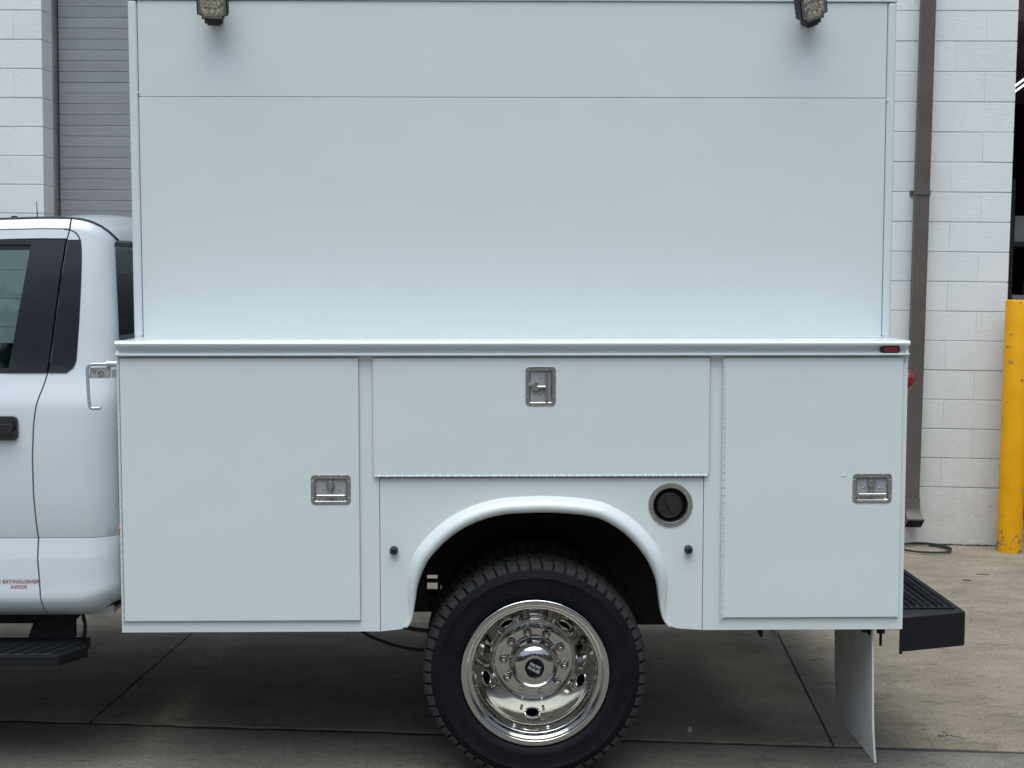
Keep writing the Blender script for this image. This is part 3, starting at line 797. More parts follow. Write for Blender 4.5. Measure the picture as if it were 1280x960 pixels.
# ---- wheels
xw = P(669, 849, .06).x; zw = .408
def make_tyre(cx, cy, cz, parent):
    s = MB()
    side = [(.262, .004), (.270, -.004), (.278, -.014), (.292, -.019), (.297, -.0205), (.301, -.0195), (.325, -.0225), (.346, -.0215), (.349, -.0235), (.353, -.0215), (.368, -.015), (.382, -.004), (.391, .008), (.394, .020)]
    full = side + [(.3955, .05), (.396, .0905), (.3955, .131)] + [(r, .181-y) for r, y in reversed(side)]
    s.lathe([(r, y+cy) for r, y in full], (cx, 0, cz), 96, 'y')
    return s.out('tyre', MAT['tyre_rubber'], parent, sharp=60)
def make_tread(cx, cy, cz, parent):
    s = MB(); n = 58
    def blk(a0, a1, y0, y1, r0, r1, skew=0, drop0=0, drop1=0):
        vs = []
        for r, top in ((r0, 0), (r1, 1)):
            for y, sk, dr in ((y0, 0, drop0), (y1, skew, drop1)):
                for a in (a0+sk, a1+sk):
                    rr = r-(dr if top else 0)
                    vs.append((cx+rr*math.cos(a), cy+y, cz+rr*math.sin(a)))
        s.add(vs, [(4, 5, 7, 6), (0, 1, 5, 4), (2, 6, 7, 3), (0, 4, 6, 2), (1, 3, 7, 5)])
    st_ = 2*math.pi/n
    for k in range(n):
        a = k*st_; jt = random.uniform(-.0012, .0012)
        for fl in (0, 1):
            o = st_*.5*fl; yy = (lambda y: .181-y) if fl else (lambda y: y)
            blk(a+o, a+o+st_*.84, yy(.001), yy(.026), .383, .405, .012, .010, 0)
            blk(a+o+st_*.05, a+o+st_*.79, yy(-.0095), yy(.001), .372, .396, .0, .0155, .0015)
            blk(a+o+.25*st_, a+o+st_*1.02, yy(.033), yy(.062), .39, .4062, -.03)
        blk(a, a+st_*.8, .068, .113, .39, .4068+jt*.3, .035)
    return s.out('tread', MAT['tread_rubber'], parent, smooth=False)
def arc_text(word, rad, a_mid, cx, yf, cz, parent, size, step):
    n = len(word)
    for i, ch in enumerate(word):
        if ch == ' ': continue
        a = a_mid - (i-(n-1)/2)*step
        M = Matrix.Translation((cx+rad*math.cos(a), yf, cz+rad*math.sin(a))) @ Matrix.Rotation(-(a-math.pi/2), 4, 'Y') @ Matrix.Rotation(math.pi/2, 4, 'X')
        text_mesh('tyre_letter', ch, size, MAT['tyre_rubber'], parent, M, .0016)
# hole layout of the dish
HOLES = [R(a) for a in (-92, -20, 52, 124, 196)]
def make_wheel(cx, yl, cz):
    prof = [(.262, .030), (.267, .004), (.2695, -.004), (.2672, -.0105), (.2625, -.0128), (.2505, -.0128), (.2475, -.0112), (.2458, -.007), (.2447, .004), (.2440, .0215), (.2428, .0245), (.2405, .0255), (.2315, .0258), (.2285, .0278), (.2272, .032), (.2262, .045), (.2235, .070), (.2195, .080)]
    cone = [(.2130, .0870)]
    for k in range(1, 25): q = k/24; cone.append((.2130-.0600*q, .0870+.0640*q**.92))
    prof2 = prof + cone + [(.1515, .1530), (.1495, .1530), (.1480, .1515), (.144, .1490), (.110, .1490), (.0925, .1490), (.0895, .1470), (.0875, .140), (.0865, .105), (.0855, .092)]
    dome = [(.0855, .092), (.0850, .086), (.082, .080), (.076, .0735), (.067, .0675), (.056, .0625), (.046, .0598), (.0375, .0588), (.0365, .0594), (0, .0594)]
    n = 256; i0 = len(prof)
    def skip(ik):
        i, k = ik
        if not (i0 <= i < i0+24): return False
        q = (i-i0+.5)/24; r = .2130-.060*q; a = 2*math.pi*(k+.5)/n
        for h_ in HOLES:
            da = (a-h_+math.pi) % (2*math.pi)-math.pi
            if (da*r/.025)**2 + ((q-.50)*.088/.0185)**2 < 1: return True
        return False
    s = MB(); s.lathe([(r, y+yl) for r, y in prof2], (cx, 0, cz), n, 'y', skip=skip)
    wh = s.out('wheel', MAT['chrome'], truck, sharp=55)
    s = MB(); s.lathe([(r, y+yl) for r, y in dome], (cx, 0, cz), 64, 'y'); s.out('hub_cap', MAT['chrome'], wh, sharp=50)
    s = MB(); s.lathe([(.0345, yl+.0583), (.0335, yl+.0575), (0, yl+.0575)], (cx, 0, cz), 40, 'y'); s.out('hub_emblem', MAT['decal_black'], wh)
    for ln, dz in (('PACIFIC', .0076), ('DUALIES', -.0076)):
        M = Matrix.Translation((cx, yl+.0572, cz)) @ Matrix.Rotation(R(27), 4, 'Y') @ Matrix.Translation((0, 0, dz)) @ Matrix.Rotation(math.pi/2, 4, 'X') @ Matrix.Diagonal((1.0, 1.0, 1, 1))
        text_mesh('emblem_lettering', ln, .0150, MAT['decal_white'], wh, M @ Matrix.Diagonal((.82, 1, 1, 1)), .0003)
    # rolled rims of the hand holes
    for h_ in HOLES:
        s = MB(); pts = []
        for k in range(29):
            a = 2*math.pi*k/28; q = .50+math.sin(a)*.0200/.088; r = .2130-.060*q; y = .0870+.0640*q**.92
            aa = h_ + math.cos(a)*.0270/.182
            pts.append((cx+r*math.cos(aa), yl+y-.0015, cz+r*math.sin(aa)))
        s.tube(pts, .0032, 8, False); s.out('hand_hole_rim', MAT['chrome'], wh)
        for sg in (-1, 1):
            aa = h_ + sg*.235; M = Matrix.Translation((cx+.180*math.cos(aa), yl+.128, cz+.180*math.sin(aa))) @ Matrix.Rotation(-aa, 4, 'Y')
            s = MB(); s.box(-.016, .016, -.006, .012, -.005, .005, M); s.out('clip_boss', MAT['chrome'], wh, .003, 2)
    # backing behind the holes
    s = MB(); s.lathe([(.215, yl+.165), (.08, yl+.175)], (cx, 0, cz), 40, 'y'); s.out('brake_drum', MAT['chassis_black'], wh)
    nut = None
    for k in range(10):
        a = R(102-36*k); p = Vector((cx+.1125*math.cos(a), 0, cz+.1125*math.sin(a)))
        if k in (5, 6): 
            s = MB(); pts = [(p.x+.0085*math.cos(b_*.4), yl+.146, p.z+.0085*math.sin(b_*.4)) for b_ in range(17)]
            s.tube(pts, .0018, 6, False); s.out('valve_loop', MAT['stainless'], wh); continue
        if nut is None:
            s = MB(); s.lathe([(.0175, yl+.149), (.0172, yl+.144), (.0148, yl+.141)], p, 20, 'y')
            s.lathe([(.0138, yl+.143), (.0136, yl+.124), (.0120, yl+.118), (.0075, yl+.1145), (0, yl+.1135)], p, 6, 'y')
            s.lathe([(.0098, yl+.120), (.0088, yl+.114), (.005, yl+.1115), (0, yl+.111)], p, 14, 'y')
            nut = s.out('lug_nut', MAT['chrome'], wh, sharp=50); n0_ = ORG[nut]-p
        else: dupe(nut, p+n0_, wh)
    ring_ = [(cx+.0905*math.cos(R(a)), yl+.146, cz+.0905*math.sin(R(a))) for a in range(206, 336, 5)]
    s = MB(); s.tube(ring_, .0022, 6); s.out('stabiliser_wire', MAT['stainless'], wh)
    ty = make_tyre(cx, yl, cz, wh); td = make_tread(cx, yl, cz, wh)
    arc_text('CONTINENTAL', .318, R(88), cx, yl-.0226, cz, wh, .046, .128)
    arc_text('HDR', .325, R(-8), cx, yl-.0226, cz, wh, .046, .13)
    return wh
wh = make_wheel(xw, .06, zw)
wc = ORG[wh].copy()
def mirrored(src, y_plane, x_shift=0):
    c = ORG[src].copy(); c.x += x_shift; c.y = 2*YC - c.y
    d = copy_tree(src, c, truck, (0, 0, math.pi)); return d
mirrored(wh, YC)
# inner duals and front wheels
s_in = MB(); s_in.lathe([(.262, .40), (.255, .40), (.20, .43), (.05, .43)], (xw, 0, zw), 40, 'y')
iw = s_in.out('inner_wheel', CH, truck); make_tyre(xw, .375, zw, iw); make_tread(xw, .375, zw, iw)
copy_tree(iw, Vector((ORG[iw].x, 2*YC-ORG[iw].y, zw)), truck, (0, 0, math.pi))
fxw = xw-3.68
copy_tree(wh, wc + Vector((fxw-xw, .12, .044)), truck); copy_tree(wh, Vector((fxw, 2*YC-wc.y-.12, wc.z+.044)), truck, (0, 0, math.pi))

# ---- chassis
s = MB()
for y in (.76, 1.56): s.box(-4.6, XR-.02, y, y+.08, .66, .88)
for x in (-1.0, -.5, .9, 1.3): s.box(x, x+.06, .84, 1.56, .68, .86)
s.out('frame_rail', CH, truck, .006, 1)
s = MB(); s.tube([(xw, .36, zw), (xw, 2*YC-.36, zw)], .06, 16); s.sphere((xw, YC, zw), .19, 10, (.9, 1, 1)); s.tube([(xw, YC, zw), (xw-2.6, YC-.1, .48)], .045, 12)
s.box(xw-.32, xw+.55, .70, .76, zw+.09, zw+.15); s.box(xw-.32, xw+.55, 1.64, 1.70, zw+.09, zw+.15); s.out('rear_axle', CH, truck)
s = MB(); s.box(-1.22, -.36, .86, 1.54, .40, .72); s.out('tank_light_block', CH, truck, .04, 2)  # both unseen tanks are added to block light under the truck
s = MB(); s.box(.66, 1.18, .86, 1.54, .42, .72); s.out('tank_light_block', CH, truck, .04, 2)
s = MB(); s.box(-2.6, -1.225, .85, 1.55, .50, .66); s.out('gearbox_light_block', CH, truck, .05, 2)  # unseen gearbox box, added and lengthened to stop light leaking underneath
s = MB(); s.tube(smooth_path([(-2.6, 1.75, .50), (-1.4, 1.78, .50), (-.6, 1.75, .48), (-.25, 1.78, .55), (.1, 1.8, .78), (.5, 1.8, .62), (1.0, 1.85, .52)], 6), .075, 14); s.out('exhaust_light_block', CH, truck)  # unseen pipe, added with the parts that darken the ground below
# hanging hoses ahead of the wheel
h1 = [P(a, b_, .45) for a, b_ in ((430, 770), (449, 786), (462, 795), (480, 802.5), (500, 808.5), (520, 812), (545, 812), (580, 806))]
s = MB(); s.tube(smooth_path(h1, 4), .0065, 8); s.out('hose', MAT['hose_rubber'], truck)
h2 = [P(a, b_, .40) for a, b_ in ((470, 772), (490, 780), (506, 784), (521, 787), (545, 788), (580, 780))]
s = MB(); s.tube(smooth_path(h2, 4), .0085, 8); s.out('hose', MAT['hose_rubber'], truck)
s = MB(); p = P(947, 782, .35); s.prism([(p.x-.028, p.z+.03), (p.x+.022, p.z+.03), (p.x+.018, p.z-.040), (p.x+.010, p.z-.043)], .34, .36); s.out('hanger_bracket', CH, truck)
p = P(1101, 786, .25); s = MB(); s.tube([(p.x, .25, p.z+.03), (p.x, .25, bz(809, .25))], .0055, 8); s.cyl((p.x, .25, 0), .016, bz(793, .25), bz(789, .25)+.01, 'z', 12); s.out('drain_tube', CH, truck)

# ---- mud flap
xm = bx(1091, .045, 800); zmb = bz(956, .045); ztp = zbot+.03
prof_w = [(t_, ) for t_ in range(13)]
rows = []; rows2 = []
for i in range(19):
    f_ = i/18; z = ztp + (zmb-ztp)*f_
    xo = .026*f_**2.2 + .004*math.sin(f_*5)
    ye0, ye1 = .045, .60
    cut = max(0, f_-.86)/.14; ye1 = .60 - .10*(1-math.sqrt(max(0, 1-cut**2)))
    yy = [ye0 + (ye1-ye0)*k/8 for k in range(9)]
    rows.append([(xm+xo+.010*math.sin(math.pi*k/8)*0, y, z) for k, y in enumerate(yy)])
    rows2.append([(x-.007, y, z) for x, y, z in rows[-1]])
s = MB(); s.grid(rows); s.grid(rows2)
for a, b_ in ((rows, rows2),):
    s.grid([[r[0] for r in a], [r[0] for r in b_]]); s.grid([[r[-1] for r in a], [r[-1] for r in b_]]); s.grid([a[-1], b_[-1]]); s.grid([a[0], b_[0]])
mf = s.out('mud_flap', MAT['mud_flap_white'], truck, sharp=50)
s = MB(); s.box(xm-.032, xm-.0075, .06, .16, zbot-.028, zbot+.03); s.prism([(xm-.06, zbot+.02), (xm-.03, zbot+.02), (xm-.03, zbot-.026)], .09, .10)
s.box(xm-.0115, xm-.0072, .052, .075, zbot-.036, zbot+.03); s.out('flap_bracket', CH, mf)
for y in (.10, .22, .34, .46):
    s = MB(); s.lathe([(.008, xm-.0085), (.0075, xm-.013), (0, xm-.0135)], (0, y, zbot-.016), 8, 'x'); s.out('bolt', MAT['stainless'], mf)
dupe(mf, Vector((ORG[mf].x, 2*YC-ORG[mf].y, ORG[mf].z)), truck, (0, 0, 0))

# ---- rear step bumper
zb0, zb1 = bz(814, .03, 1131), bz(771.5, .03, 1131)
xe = bx(1207, .105, 790); xi = XR+.0015
def mir(p): return [(x, 2*YC-y) for x, y in reversed(p)]
outer = [(xi, .022), (XR+.02, .024), (xe-.012, .100), (xe, .112)]; inner = [(xi, .030), (XR+.02, .032), (xe-.020, .108), (xe-.008, .116)]
s = MB(); s.prism(outer + mir(outer) + [p for p in mir(inner)][::-1] + inner[::-1], zb0, zb1, 'z'); bm_ = s.out('step_bumper', MAT['black_coat'], truck, .0025, 2)
ins_ = [(x-(.001 if x > xi else 0), y+.0012) for x, y in inner]
s = MB(); s.prism(ins_ + mir(ins_), zb1-.022, zb1-.0015, 'z'); s.out('deck_plate', MAT['black_coat'], bm_)
s = MB(); s.prism([(XR+.002, .16), (xe-.020, .16), (xe-.020, 2*YC-.16), (XR+.002, 2*YC-.16)], zb1-.0014, zb1+.004, 'z'); s.out('tread_plate', MAT['black_coat'], bm_, .001, 1)
s = MB(); nx = 9; dx = (xe-.020-XR-.01)/nx
for j in range(nx):
    for k in range(88):
        y = .175+k*.0235+(.0117 if j % 2 else 0); x = XR+.008+(j+.5)*dx
        hgt = .007 if j % 3 else .010
        s.lathe([(.0066, zb1+.004), (.0045, zb1+.004+hgt), (.0028, zb1+.004+hgt-.001), (.002, zb1+.004)], (x, y, 0), 6, 'z')
s.out('grip_bump', MAT['black_coat'], bm_, kind='stuff', weld=False)
s = MB(); s.prism([(XR-.004, .014), (XR+.006, .014), (XR+.006, .021), (XR-.004, .021)], zb0-.006, zb1-.004, 'z'); s.out('bumper_flange', MAT['black_coat'], bm_)

# ---- cab
cxp = lambda px, Y=.19, py=500: P(px, py, Y).x
czp = lambda py, Y=.19, px=75: P(px, py, Y).z
XCR = P(151.3, 400, .325).x                      # rear plane of the cab
RX, RY = .120, .085
prof_c = [(767.5, .262), (765.5, .215), (759.5, .184), (752, .169), (746, .1645), (738, .1675), (724, .1712), (700, .171), (697.5, .172), (686, .179), (674, .186), (672.5, .191), (671.2, .186), (655, .178), (620, .172), (570, .170), (530, .172), (512, .175), (504, .178), (496, .184), (485, .194), (474, .203), (466, .208), (455, .214), (420, .226), (380, .240), (340, .256), (310, .269), (299, .275), (288, .282), (286.7, .283), (281, .290), (275, .304)]
PROF = [(czp(py, y), y) for py, y in prof_c]
def ybase(z):
    if z <= PROF[0][0]: return PROF[0][1]
    for (z0, y0), (z1, y1) in zip(PROF, PROF[1:]):
        if z <= z1: return y0 + (y1-y0)*(z-z0)/(z1-z0)
    return PROF[-1][1]
def XC(z): return XCR - .045*max(0, z-1.5)
def corner(x, z=1.2):
    t_ = (x-(XC(z)-RX))/RX
    return 0 if t_ <= 0 else RY*(1-math.sqrt(max(0, 1-min(1, t_)**2)))
def cy(x, z): return ybase(z) + corner(x, z)
# roof ditch line, lower edge
def interp(pts, x):
    if x <= pts[0][0]: return pts[0][1]
    for (a, b_), (c, d) in zip(pts, pts[1:]):
        if x <= c: return b_ + (d-b_)*(x-a)/(c-a)
    return pts[-1][1]
def project(p):
    d = Vector(p)-CAM; return 640+F*d.dot(Rt)/d.dot(Fw), 480-F*d.dot(Up)/d.dot(Fw)
DITCH = []
for a, b_ in ((-400, 283), (-200, 277.5), (0, 275), (40, 273.6), (75, 273.2), (92, 274), (104, 275.8), (115, 278.8), (126, 284), (135, 290.5), (142, 297), (145.5, 301)):
    lo, hi = -5.0, XC(1.98)
    for _ in range(40):
        md = (lo+hi)/2; Yd = .304+corner(md, 1.98)
        if project((md, Yd, 2.0))[0] < a: lo = md
        else: hi = md
    DITCH.append((lo, P(a, b_, .304+corner(lo, 1.98)).z))
DITCH.append((XC(1.98)+.0005, P(148, 303, .304+RY).z))
SILL = [(-9, czp(767, .28)), (cxp(106, .25, 760), czp(767, .28)), (cxp(125, .25, 760), czp(761, .28)), (cxp(140, .25, 760), czp(753, .28)), (XCR, czp(749, .28))]
def zrow(k, x):
    z = PROF[k][0]; lo, hi = interp(SILL, x), interp(DITCH, x); z7 = PROF[7][0]; zb_ = PROF[23][0]
    if k < 7: return lo + (z-PROF[0][0])/(z7-PROF[0][0])*(z7-lo)
    if k > 23: return zb_ + (z-zb_)/(PROF[-1][0]-zb_)*(hi-zb_)
    return z
# shut line of the door, x(z)
CUT = sorted([(czp(b_, .2), cxp(a, .2, b_)) for a, b_ in ((79, 286), (76, 300), (70, 350), (65.5, 400), (61, 450), (58.5, 468), (54, 485), (49, 500), (45.5, 520), (44, 550), (43.5, 590), (45, 620), (47.5, 650), (49.5, 672), (50, 695), (52, 720), (54.5, 745), (56.5, 758), (59, 768))])
def cut(z): return interp(CUT, z)
GAP = .0058
def side_mesh(name, left, right, ks, mat, parent, ncol=10, fold_l=True, fold_r=True, far=False, arc=False):
    """left/right: functions of z giving x; ks: rows of PROF"""
    rows = []
    for k in ks:
        zz = PROF[k][0]; a, b_ = left(zz), right(zz); xs = [a+(b_-a)*i/ncol for i in range(ncol+1)]
        if arc:
            xe_ = XC(zz); xs = [a+(xe_-RX-a)*i/4 for i in range(4)] + [xe_-RX+RX*math.sin(math.pi/2*i/10) for i in range(11)]
        row = []
        for x in xs:
            z = zrow(k, x)
            y = ybase(PROF[k][0]) + corner(x, PROF[k][0])
            row.append((x, 2*YC-y if far else y, z))
        if fold_l: p = row[0]; row.insert(0, (p[0], p[1]+(-.02 if far else .02), p[2]))
        if fold_r: p = row[-1]; row.append((p[0], p[1]+(-.02 if far else .02), p[2]))
        rows.append(row)
    s = MB(); s.grid(rows); return s.out(name, mat, parent, sharp=32)
ALL = range(len(PROF)); NB = 23
zbelt = PROF[22][0]; zfr = PROF[28][0]
XDF = -2.78
cab = None
for far in (False, True):
    ql = lambda z: cut(z)+GAP/2
    qp = side_mesh('cab_quarter_panel', ql, lambda z: XCR, ALL, CP, truck, 10, True, False, far, True)
    dr = side_mesh('cab_door', lambda z: XDF, lambda z: cut(z)-GAP/2, range(0, 23), CP, truck, 14, True, True, far)
    side_mesh('door_header', lambda z: XDF+.35, lambda z: cut(z)-GAP/2, range(28, 30), CP, dr, 10, False, True, far)
    side_mesh('roof_side_rail', lambda z: XDF+.35, lambda z: cut(z)-GAP/2, range(30, len(PROF)), CP, truck, 10, False, False, far) if True else None
    # trims and glass follow the side surface, a few mm proud of or behind it
    def patch(name, lx, rx, z0, z1, off, mat, parent, nz=10, nx=4, thick=.006):
        fr, bk = [], []
        for i in range(nz+1):
            z = z0+(z1-z0)*i/nz; a, b_ = lx(z), rx(z); r1, r2 = [], []
            for j in range(nx+1):
                x = a+(b_-a)*j/nx; y = cy(x, z)-off
                for rr, yy in ((r1, y), (r2, y+thick)): rr.append((x, 2*YC-yy if far else yy, z))
            fr.append(r1); bk.append(r2)
        s = MB(); s.grid(fr); s.grid(bk)
        s.grid([fr[0], bk[0]]); s.grid([fr[-1], bk[-1]]); s.grid([[r[0] for r in fr], [r[0] for r in bk]]); s.grid([[r[-1] for r in fr], [r[-1] for r in bk]])
        return s.out(name, mat, parent, sharp=45)
    def line(p0, p1):
        (xa_, ya_), (xb_, yb_) = p0, p1
        A, B = (cxp(xa_, .23, ya_), czp(ya_, .23)), (cxp(xb_, .23, yb_), czp(yb_, .23))
        return lambda z: A[0] + (B[0]-A[0])*(z-A[1])/(B[1]-A[1])
    gl = line((36, 305), (14, 465))
    ztr, zbr = czp(299.5, .26), czp(466, .21)
    patch('pillar_trim', lambda z: gl(z)-.004, lambda z: cut(z)-GAP/2-.001, zbr, ztr, .004, MAT['black_gloss'], dr, 12, 3, .016)
    rt = [(czp(b_, .23), cxp(a, .23, b_)) for a, b_ in ((82, 466.3), (88, 465), (93, 461), (96, 455), (97, 447), (98.5, 400), (99, 350), (98, 320), (97, 299))]
    rt.sort()
    patch('trim_gap', lambda z: cut(z)-.012, lambda z: cut(z)+.012, zbr, ztr, -.010, MAT['decal_black'], qp, 12, 1, .004)
    patch('quarter_trim', lambda z: cut(z)+GAP/2+.001, lambda z: interp(rt, z), zbr, ztr, .0035, MAT['black_gloss'], qp, 24, 3, .006)
    # door top white corner line (groove of the door frame round the trim)
    gv = [(cxp(a, .24, b_), czp(b_, .25)) for a, b_ in ((76, 286.6), (82, 287), (88, 289), (93, 293), (96, 299), (98.6, 312), (99.6, 350), (99.2, 400), (98.2, 430), (97.3, 452))]
    s = MB(); gp = [Vector((x, 0, z)) for x, z in gv]; gp = smooth_path(gp, 3)
    s.tube([(p.x, (2*YC-(cy(p.x, p.z)+.0005)) if far else cy(p.x, p.z)+.0005, p.z) for p in gp], .0028, 6); s.out('trim_seal', MAT['gasket'], qp)
    patch('door_glass', lambda z: XDF+.42+(z-zbr)*.75, lambda z: gl(z)+.002, zbr-.01, czp(303, .26), -.012, MAT['window_glass'], dr, 6, 4, .004)
    patch('window_seal', lambda z: XDF+.35, lambda z: gl(z), zbr-.001, zbr+.016, .002, MAT['black_plastic'], dr, 2, 6, .014)
    patch('window_seal', lambda z: XDF+.75, lambda z: gl(z)+.004, czp(305.5, .26), czp(299.6, .26), .002, MAT['black_plastic'], dr, 2, 6, .014)
    # groove between header and door top
    # handle
    hx1_, hzc = cxp(22, .16, 535), czp(535, .17)
    s = MB()
    def fy(y): return 2*YC-y if far else y
    def rr_prism(w, h, r, y0, y1, cx_, cz_): s.prism(rrect(w, h, r, 5, cx_, cz_), fy(y0), fy(y1))
    rr_prism(.225, .088, .020, .158, .178, hx1_-.1125, hzc); hd = s.out('door_handle', MAT['black_gloss'], dr, .004, 2)
    s = MB(); s.prism(rrect(.20, .030, .010, 4, hx1_-.1125, hzc+.004), fy(.128), fy(.150)); s.prism(rrect(.03, .026, .008, 4, hx1_-.20, hzc+.004), fy(.149), fy(.159))
    s.cyl((hx1_-.050, 0, hzc+.002), .009, fy(.1275), fy(.130), 'y', 14); s.out('handle_grip', MAT['black_plastic'], dr, .003, 2)
    # ditch moulding on the roof edge
    s = MB(); ZT = PROF[-1][0]; xt_ = XC(ZT); pts = [(x, fy(cy(x, ZT)+.004), interp(DITCH, x)+.003) for x in [XDF+.35+(xt_-.12-XDF-.35)*i/30 for i in range(30)] + [xt_-RX+RX*math.sin(math.pi/2*i/16) for i in range(17)]]
    s.tube(pts, .0055, 8); s.out('roof_moulding', MAT['gasket'], truck)
    # front fender
    rows = []
    for k in range(2, 24):
        rows.append([(x, fy(ybase(PROF[k][0]) + (.02 if x < -4.2 else 0)), zrow(k, XDF)) for x in (-4.35, -4.25, -4.0, -3.3, XDF-GAP)])
    s = MB(); s.grid(rows); s.out('front_fender', CP, truck)
# roof
XT = XC(PROF[-1][0]); rows = []
crown = [(XDF+.30, .012), (cxp(0, .6, 272), .022), (cxp(100, .6, 272), .030), (cxp(125, .8, 277), .036), (XT-.05, .046), (XT-.018, .032), (XT, .004)]
xs_ = [XDF+.30+(XT-RX-XDF-.30)*i/24 for i in range(24)] + [XT-RX+RX*math.sin(math.pi/2*i/16) for i in range(17)]
for x in xs_:
    zd = interp(DITCH, x); y0 = cy(min(x, XT), PROF[-1][0])
    row = []
    for j in range(25):
        v_ = j/24*2-1; y = YC + v_*(YC-y0); f_ = 1-abs(v_)**3.2
        row.append((x, y, zd + interp(crown, x)*f_**.8))
    rows.append(row)
s = MB(); s.grid(rows); s.out('roof', CP, truck, sharp=60)
# rear wall of the cab with its window
zw0, zw1 = 1.50, DITCH[-1][1]-.002
y0, y1 = cy(XCR, 1.6), 2*YC-cy(XCR, 1.6)
yb = cy(XC(zw1), zw1)
def yq(z): return cy(XC(z), z)+.002
s = MB(); s.prism([(yq(.7), .70), (2*YC-yq(.7), .70), (2*YC-yq(zw0), zw0), (yq(zw0), zw0)], XCR-.02, XCR-.0005, 'x')
rw = s.out('rear_wall', CP, truck)
rows = []; rows_b = []
s = MB()
tops = [(yb, zw1), (2*YC-yb, zw1)]
outl = [(yq(zw0), zw0), (yq(1.75), 1.75)] + tops + [(2*YC-yq(1.75), 1.75), (2*YC-yq(zw0), zw0)]
def pane(ol, d0, d1):
    n = len(ol); vs = [(XC(z)+d0, y, z) for y, z in ol] + [(XC(z)+d1, y, z) for y, z in ol]
    s.add(vs, [tuple(range(n)), tuple(range(2*n-1, n-1, -1))] + [(i, i+n, (i+1) % n + n, (i+1) % n) for i in range(n)])
pane(outl, -.008, -.002); s.out('rear_window', MAT['window_glass'], rw, smooth=False)
s = MB(); pane([(a, b_-.012) for a, b_ in tops] + [(a, b_+.004) for a, b_ in reversed(tops)], -.002, .003); s.out('window_frame', MAT['black_plastic'], rw)
# inside: floor, bench seat with head restraints, dashboard; windscreen and bonnet
s = MB(); s.box(XDF, XCR-.03, .30, 2*YC-.30, .60, .72); s.box(XCR-.05, XCR-.025, .36, 2*YC-.36, .72, 1.28); s.out('cab_floor', CH, truck)
for yy in (.42, 1.28):
    s = MB(); s.box(-2.05, -1.52, yy, yy+.70, .95, 1.10); s.box(-1.72, -1.54, yy, yy+.70, 1.10, 1.60); st_o = s.out('seat', MAT['seat_cloth'], truck, .05, 3)
    s = MB(); s.box(-1.70, -1.58, yy+.2, yy+.5, 1.64, 1.84); s.cyl((-1.64, yy+.3, 0), .008, 1.58, 1.66, 'z', 8); s.cyl((-1.64, yy+.4, 0), .008, 1.58, 1.66, 'z', 8); s.out('headrest', MAT['seat_cloth'], st_o, .03, 3)
s = MB(); s.box(-3.05, -2.55, .32, 2*YC-.32, .75, 1.38); s.out('dashboard', MAT['black_plastic'], truck, .05, 2)
s = MB(); zrf = interp(DITCH, XDF+.35); s.grid([[(XDF-.25, y, zbelt-.02) for y in (.30, YC, 2*YC-.30)], [(XDF+.32, y, zrf+.03) for y in (.34, YC, 2*YC-.34)]]); s.out('windscreen', MAT['window_glass'], truck)
s = MB(); s.prism([(-4.36, .70), (-4.36, 1.28), (-4.25, 1.36), (XDF-.25, zbelt-.03), (XDF-.25, .9), (-2.95, .85)], .24, 2*YC-.24); s.out('bonnet', CP, truck, .03, 3)
for far in (0, 1):
    y = .30 if not far else 2*YC-.30
    s = MB(); s.tube([(XDF-.28, y-.04*(1-2*far), zbelt-.03), (XDF+.36, y+.01*(1-2*far), zrf+.002)], .035, 8); s.out('windscreen_pillar', CP, truck)
s = MB(); q = P(47.3, 272, .75); s.tube([q+Vector((0, 0, -.03)), P(45.6, 251, .75)], [.003, .0014], 6); s.cyl((q.x, q.y, 0), .008, q.z-.035, q.z+.001, 'z', 10); s.out('antenna', MAT['black_plastic'], truck)
s = MB(); q = P(18, 270.5, .7); s.cyl((q.x, q.y, 0), .012, q.z-.04, q.z+.002, 'z', 12); s.out('roof_plug', MAT['black_plastic'], truck)
# lower rear corner guard
q0, q1 = P(109, 768, .30), P(143.5, 768, .30)
s = MB(); s.prism([(q0.x, czp(767, .3)), (q1.x-.012, czp(756, .3)), (q1.x, czp(756, .3)), (q1.x, czp(766, .3)), (q1.x-.014, czp(768, .3)), (q0.x+.02, czp(768.5, .3))], .285, .295); s.box(q1.x-.03, q1.x, .2955, .40, czp(766, .3), czp(756, .3)); s.out('rocker_guard', MAT['mud_flap_white'], truck)
# lettering on the door
xl_, zl_ = cxp(24.5, .165, 731), czp(727.2, .165)
M0 = Matrix.Rotation(math.pi/2, 4, 'X')
xe_ = cxp(49.0, .165, 731)
text_mesh('lettering', 'FIRE EXTINGUISHER', .0190, MAT['lettering_red'], truck, Matrix.Translation((xe_, .1688, zl_)) @ M0 @ Matrix.Diagonal((1, 1, 1, 1)), .0004, 'RIGHT', 1.04)
text_mesh('lettering', 'INSIDE', .0190, MAT['lettering_red'], truck, Matrix.Translation((cxp(23, .165, 731), .1680, czp(734, .165))) @ M0 @ Matrix.Diagonal((1, 1, 1, 1)), .0004, 'CENTER', 1.04)
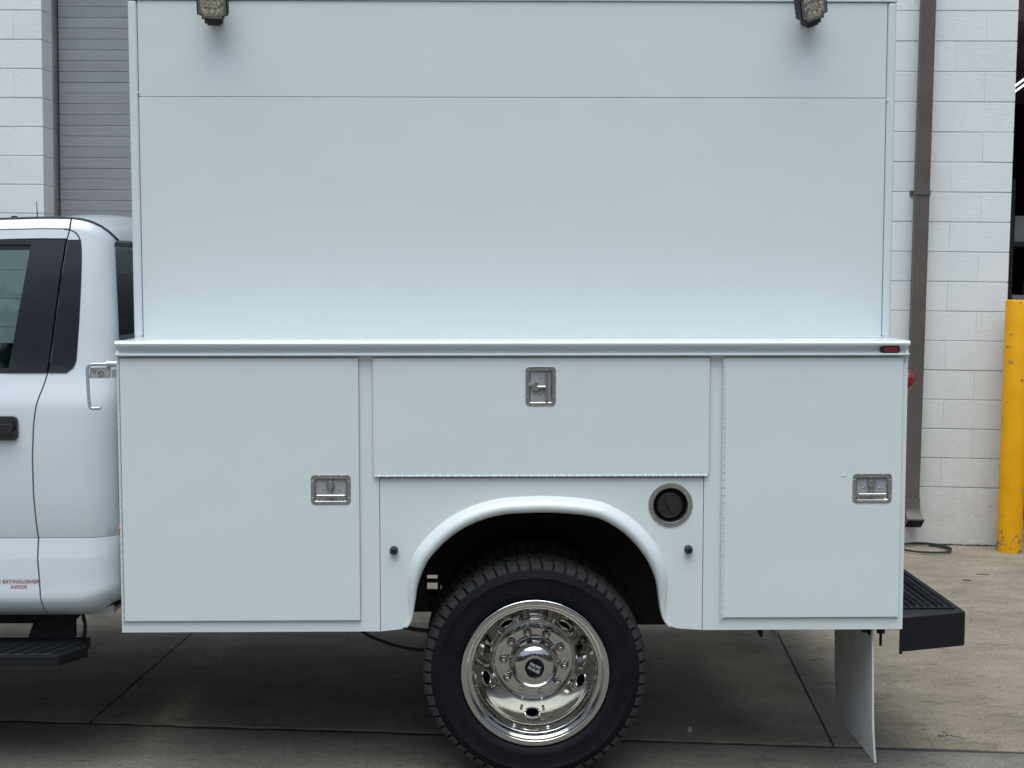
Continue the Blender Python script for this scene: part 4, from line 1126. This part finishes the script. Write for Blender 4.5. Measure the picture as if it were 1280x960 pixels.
# running board
zrb = .482; xr1 = P(113, 806, .30).x; xr0 = P(73, 820, .05).x
s = MB(); s.prism([(-2.9, .045), (xr0, .045), (P(109, 808, .16).x, .17), (xr1, .22), (xr1, .31), (-2.9, .31)], zrb-.040, zrb, 'z'); rb = s.out('running_board', MAT['black_coat'], truck, .006, 2)
s = MB()
for k in range(14):
    x = xr0-.055-k*.052; s.prism([(x, .055), (x+.030, .055), (x+.095, .20), (x+.065, .20)], zrb-.0005, zrb+.004, 'z')
s.box(-2.85, xr0-.02, .048, .0545, zrb-.0005, zrb+.0035); s.out('grip_tread', MAT['black_coat'], rb, .001, 1)
xk0, xk1 = P(41, 790, .33).x, P(95, 790, .33).x
s = MB(); s.prism([(xk0+.01, zrb+.12), (xk1, zrb+.12), (xk1, zrb-.002), (xk0-.012, zrb-.002), (xk0+.008, zrb+.05)], .31, .34); s.box(-2.9, xk0+.02, .33, .36, czp(779, .33), czp(764, .33)); s.box(xk0, xk1, .34, .8, zrb+.06, zrb+.115); s.out('board_bracket', CH, truck)
h3 = [P(a, b_, .32) for a, b_ in ((103, 763), (104, 770), (106.2, 780), (106, 790), (103.5, 799), (100, 806))]
s = MB(); s.tube(smooth_path(h3, 4), .0075, 8); s.out('hose', MAT['hose_rubber'], truck)
# hook rack on the front of the body
yk = .055
kk = lambda a, b_: P(a, b_, yk)
s = MB(); rod = [kk(*q) for q in ((134, 455.2), (116, 455.4), (111.5, 457), (109.3, 461), (109.2, 468), (110.2, 485), (111.2, 500), (112.6, 508), (116, 510.5), (125.5, 510))]
s.tube(smooth_path(rod, 4), .0062, 10); hk = s.out('hook_bracket', MAT['galvanised'], truck)
s = MB(); s.tube([kk(133.5, 455), (XF+.004, yk, kk(148, 455).z)], .0115, 12); s.out('socket', MAT['galvanised'], hk)
a, b_, c, d = kk(111, 473), kk(138, 459), kk(138, 473), kk(112, 460)
s = MB(); pl_ = [(a.x, a.z), (c.x, c.z), (b_.x, b_.z), (d.x, d.z)]; s.prism(pl_, yk+.004, yk+.008)
s.box(kk(139, 470).x, XF, yk+.003, yk+.007, kk(139, 472).z, kk(139, 462).z); s.out('hook_plate', MAT['galvanised'], hk, .001, 1)
s = MB(); q = kk(126, 467); s.lathe([(.0115, yk+.004), (.011, yk+.001), (.007, yk+.0005)], (q.x, 0, q.z), 16, 'y'); q = kk(118, 464); s.lathe([(.006, yk+.004), (.004, yk+.001), (0, yk+.0005)], (q.x, 0, q.z), 12, 'y'); s.out('bolt', MAT['stainless'], hk)
print('objects', len(bpy.data.objects))
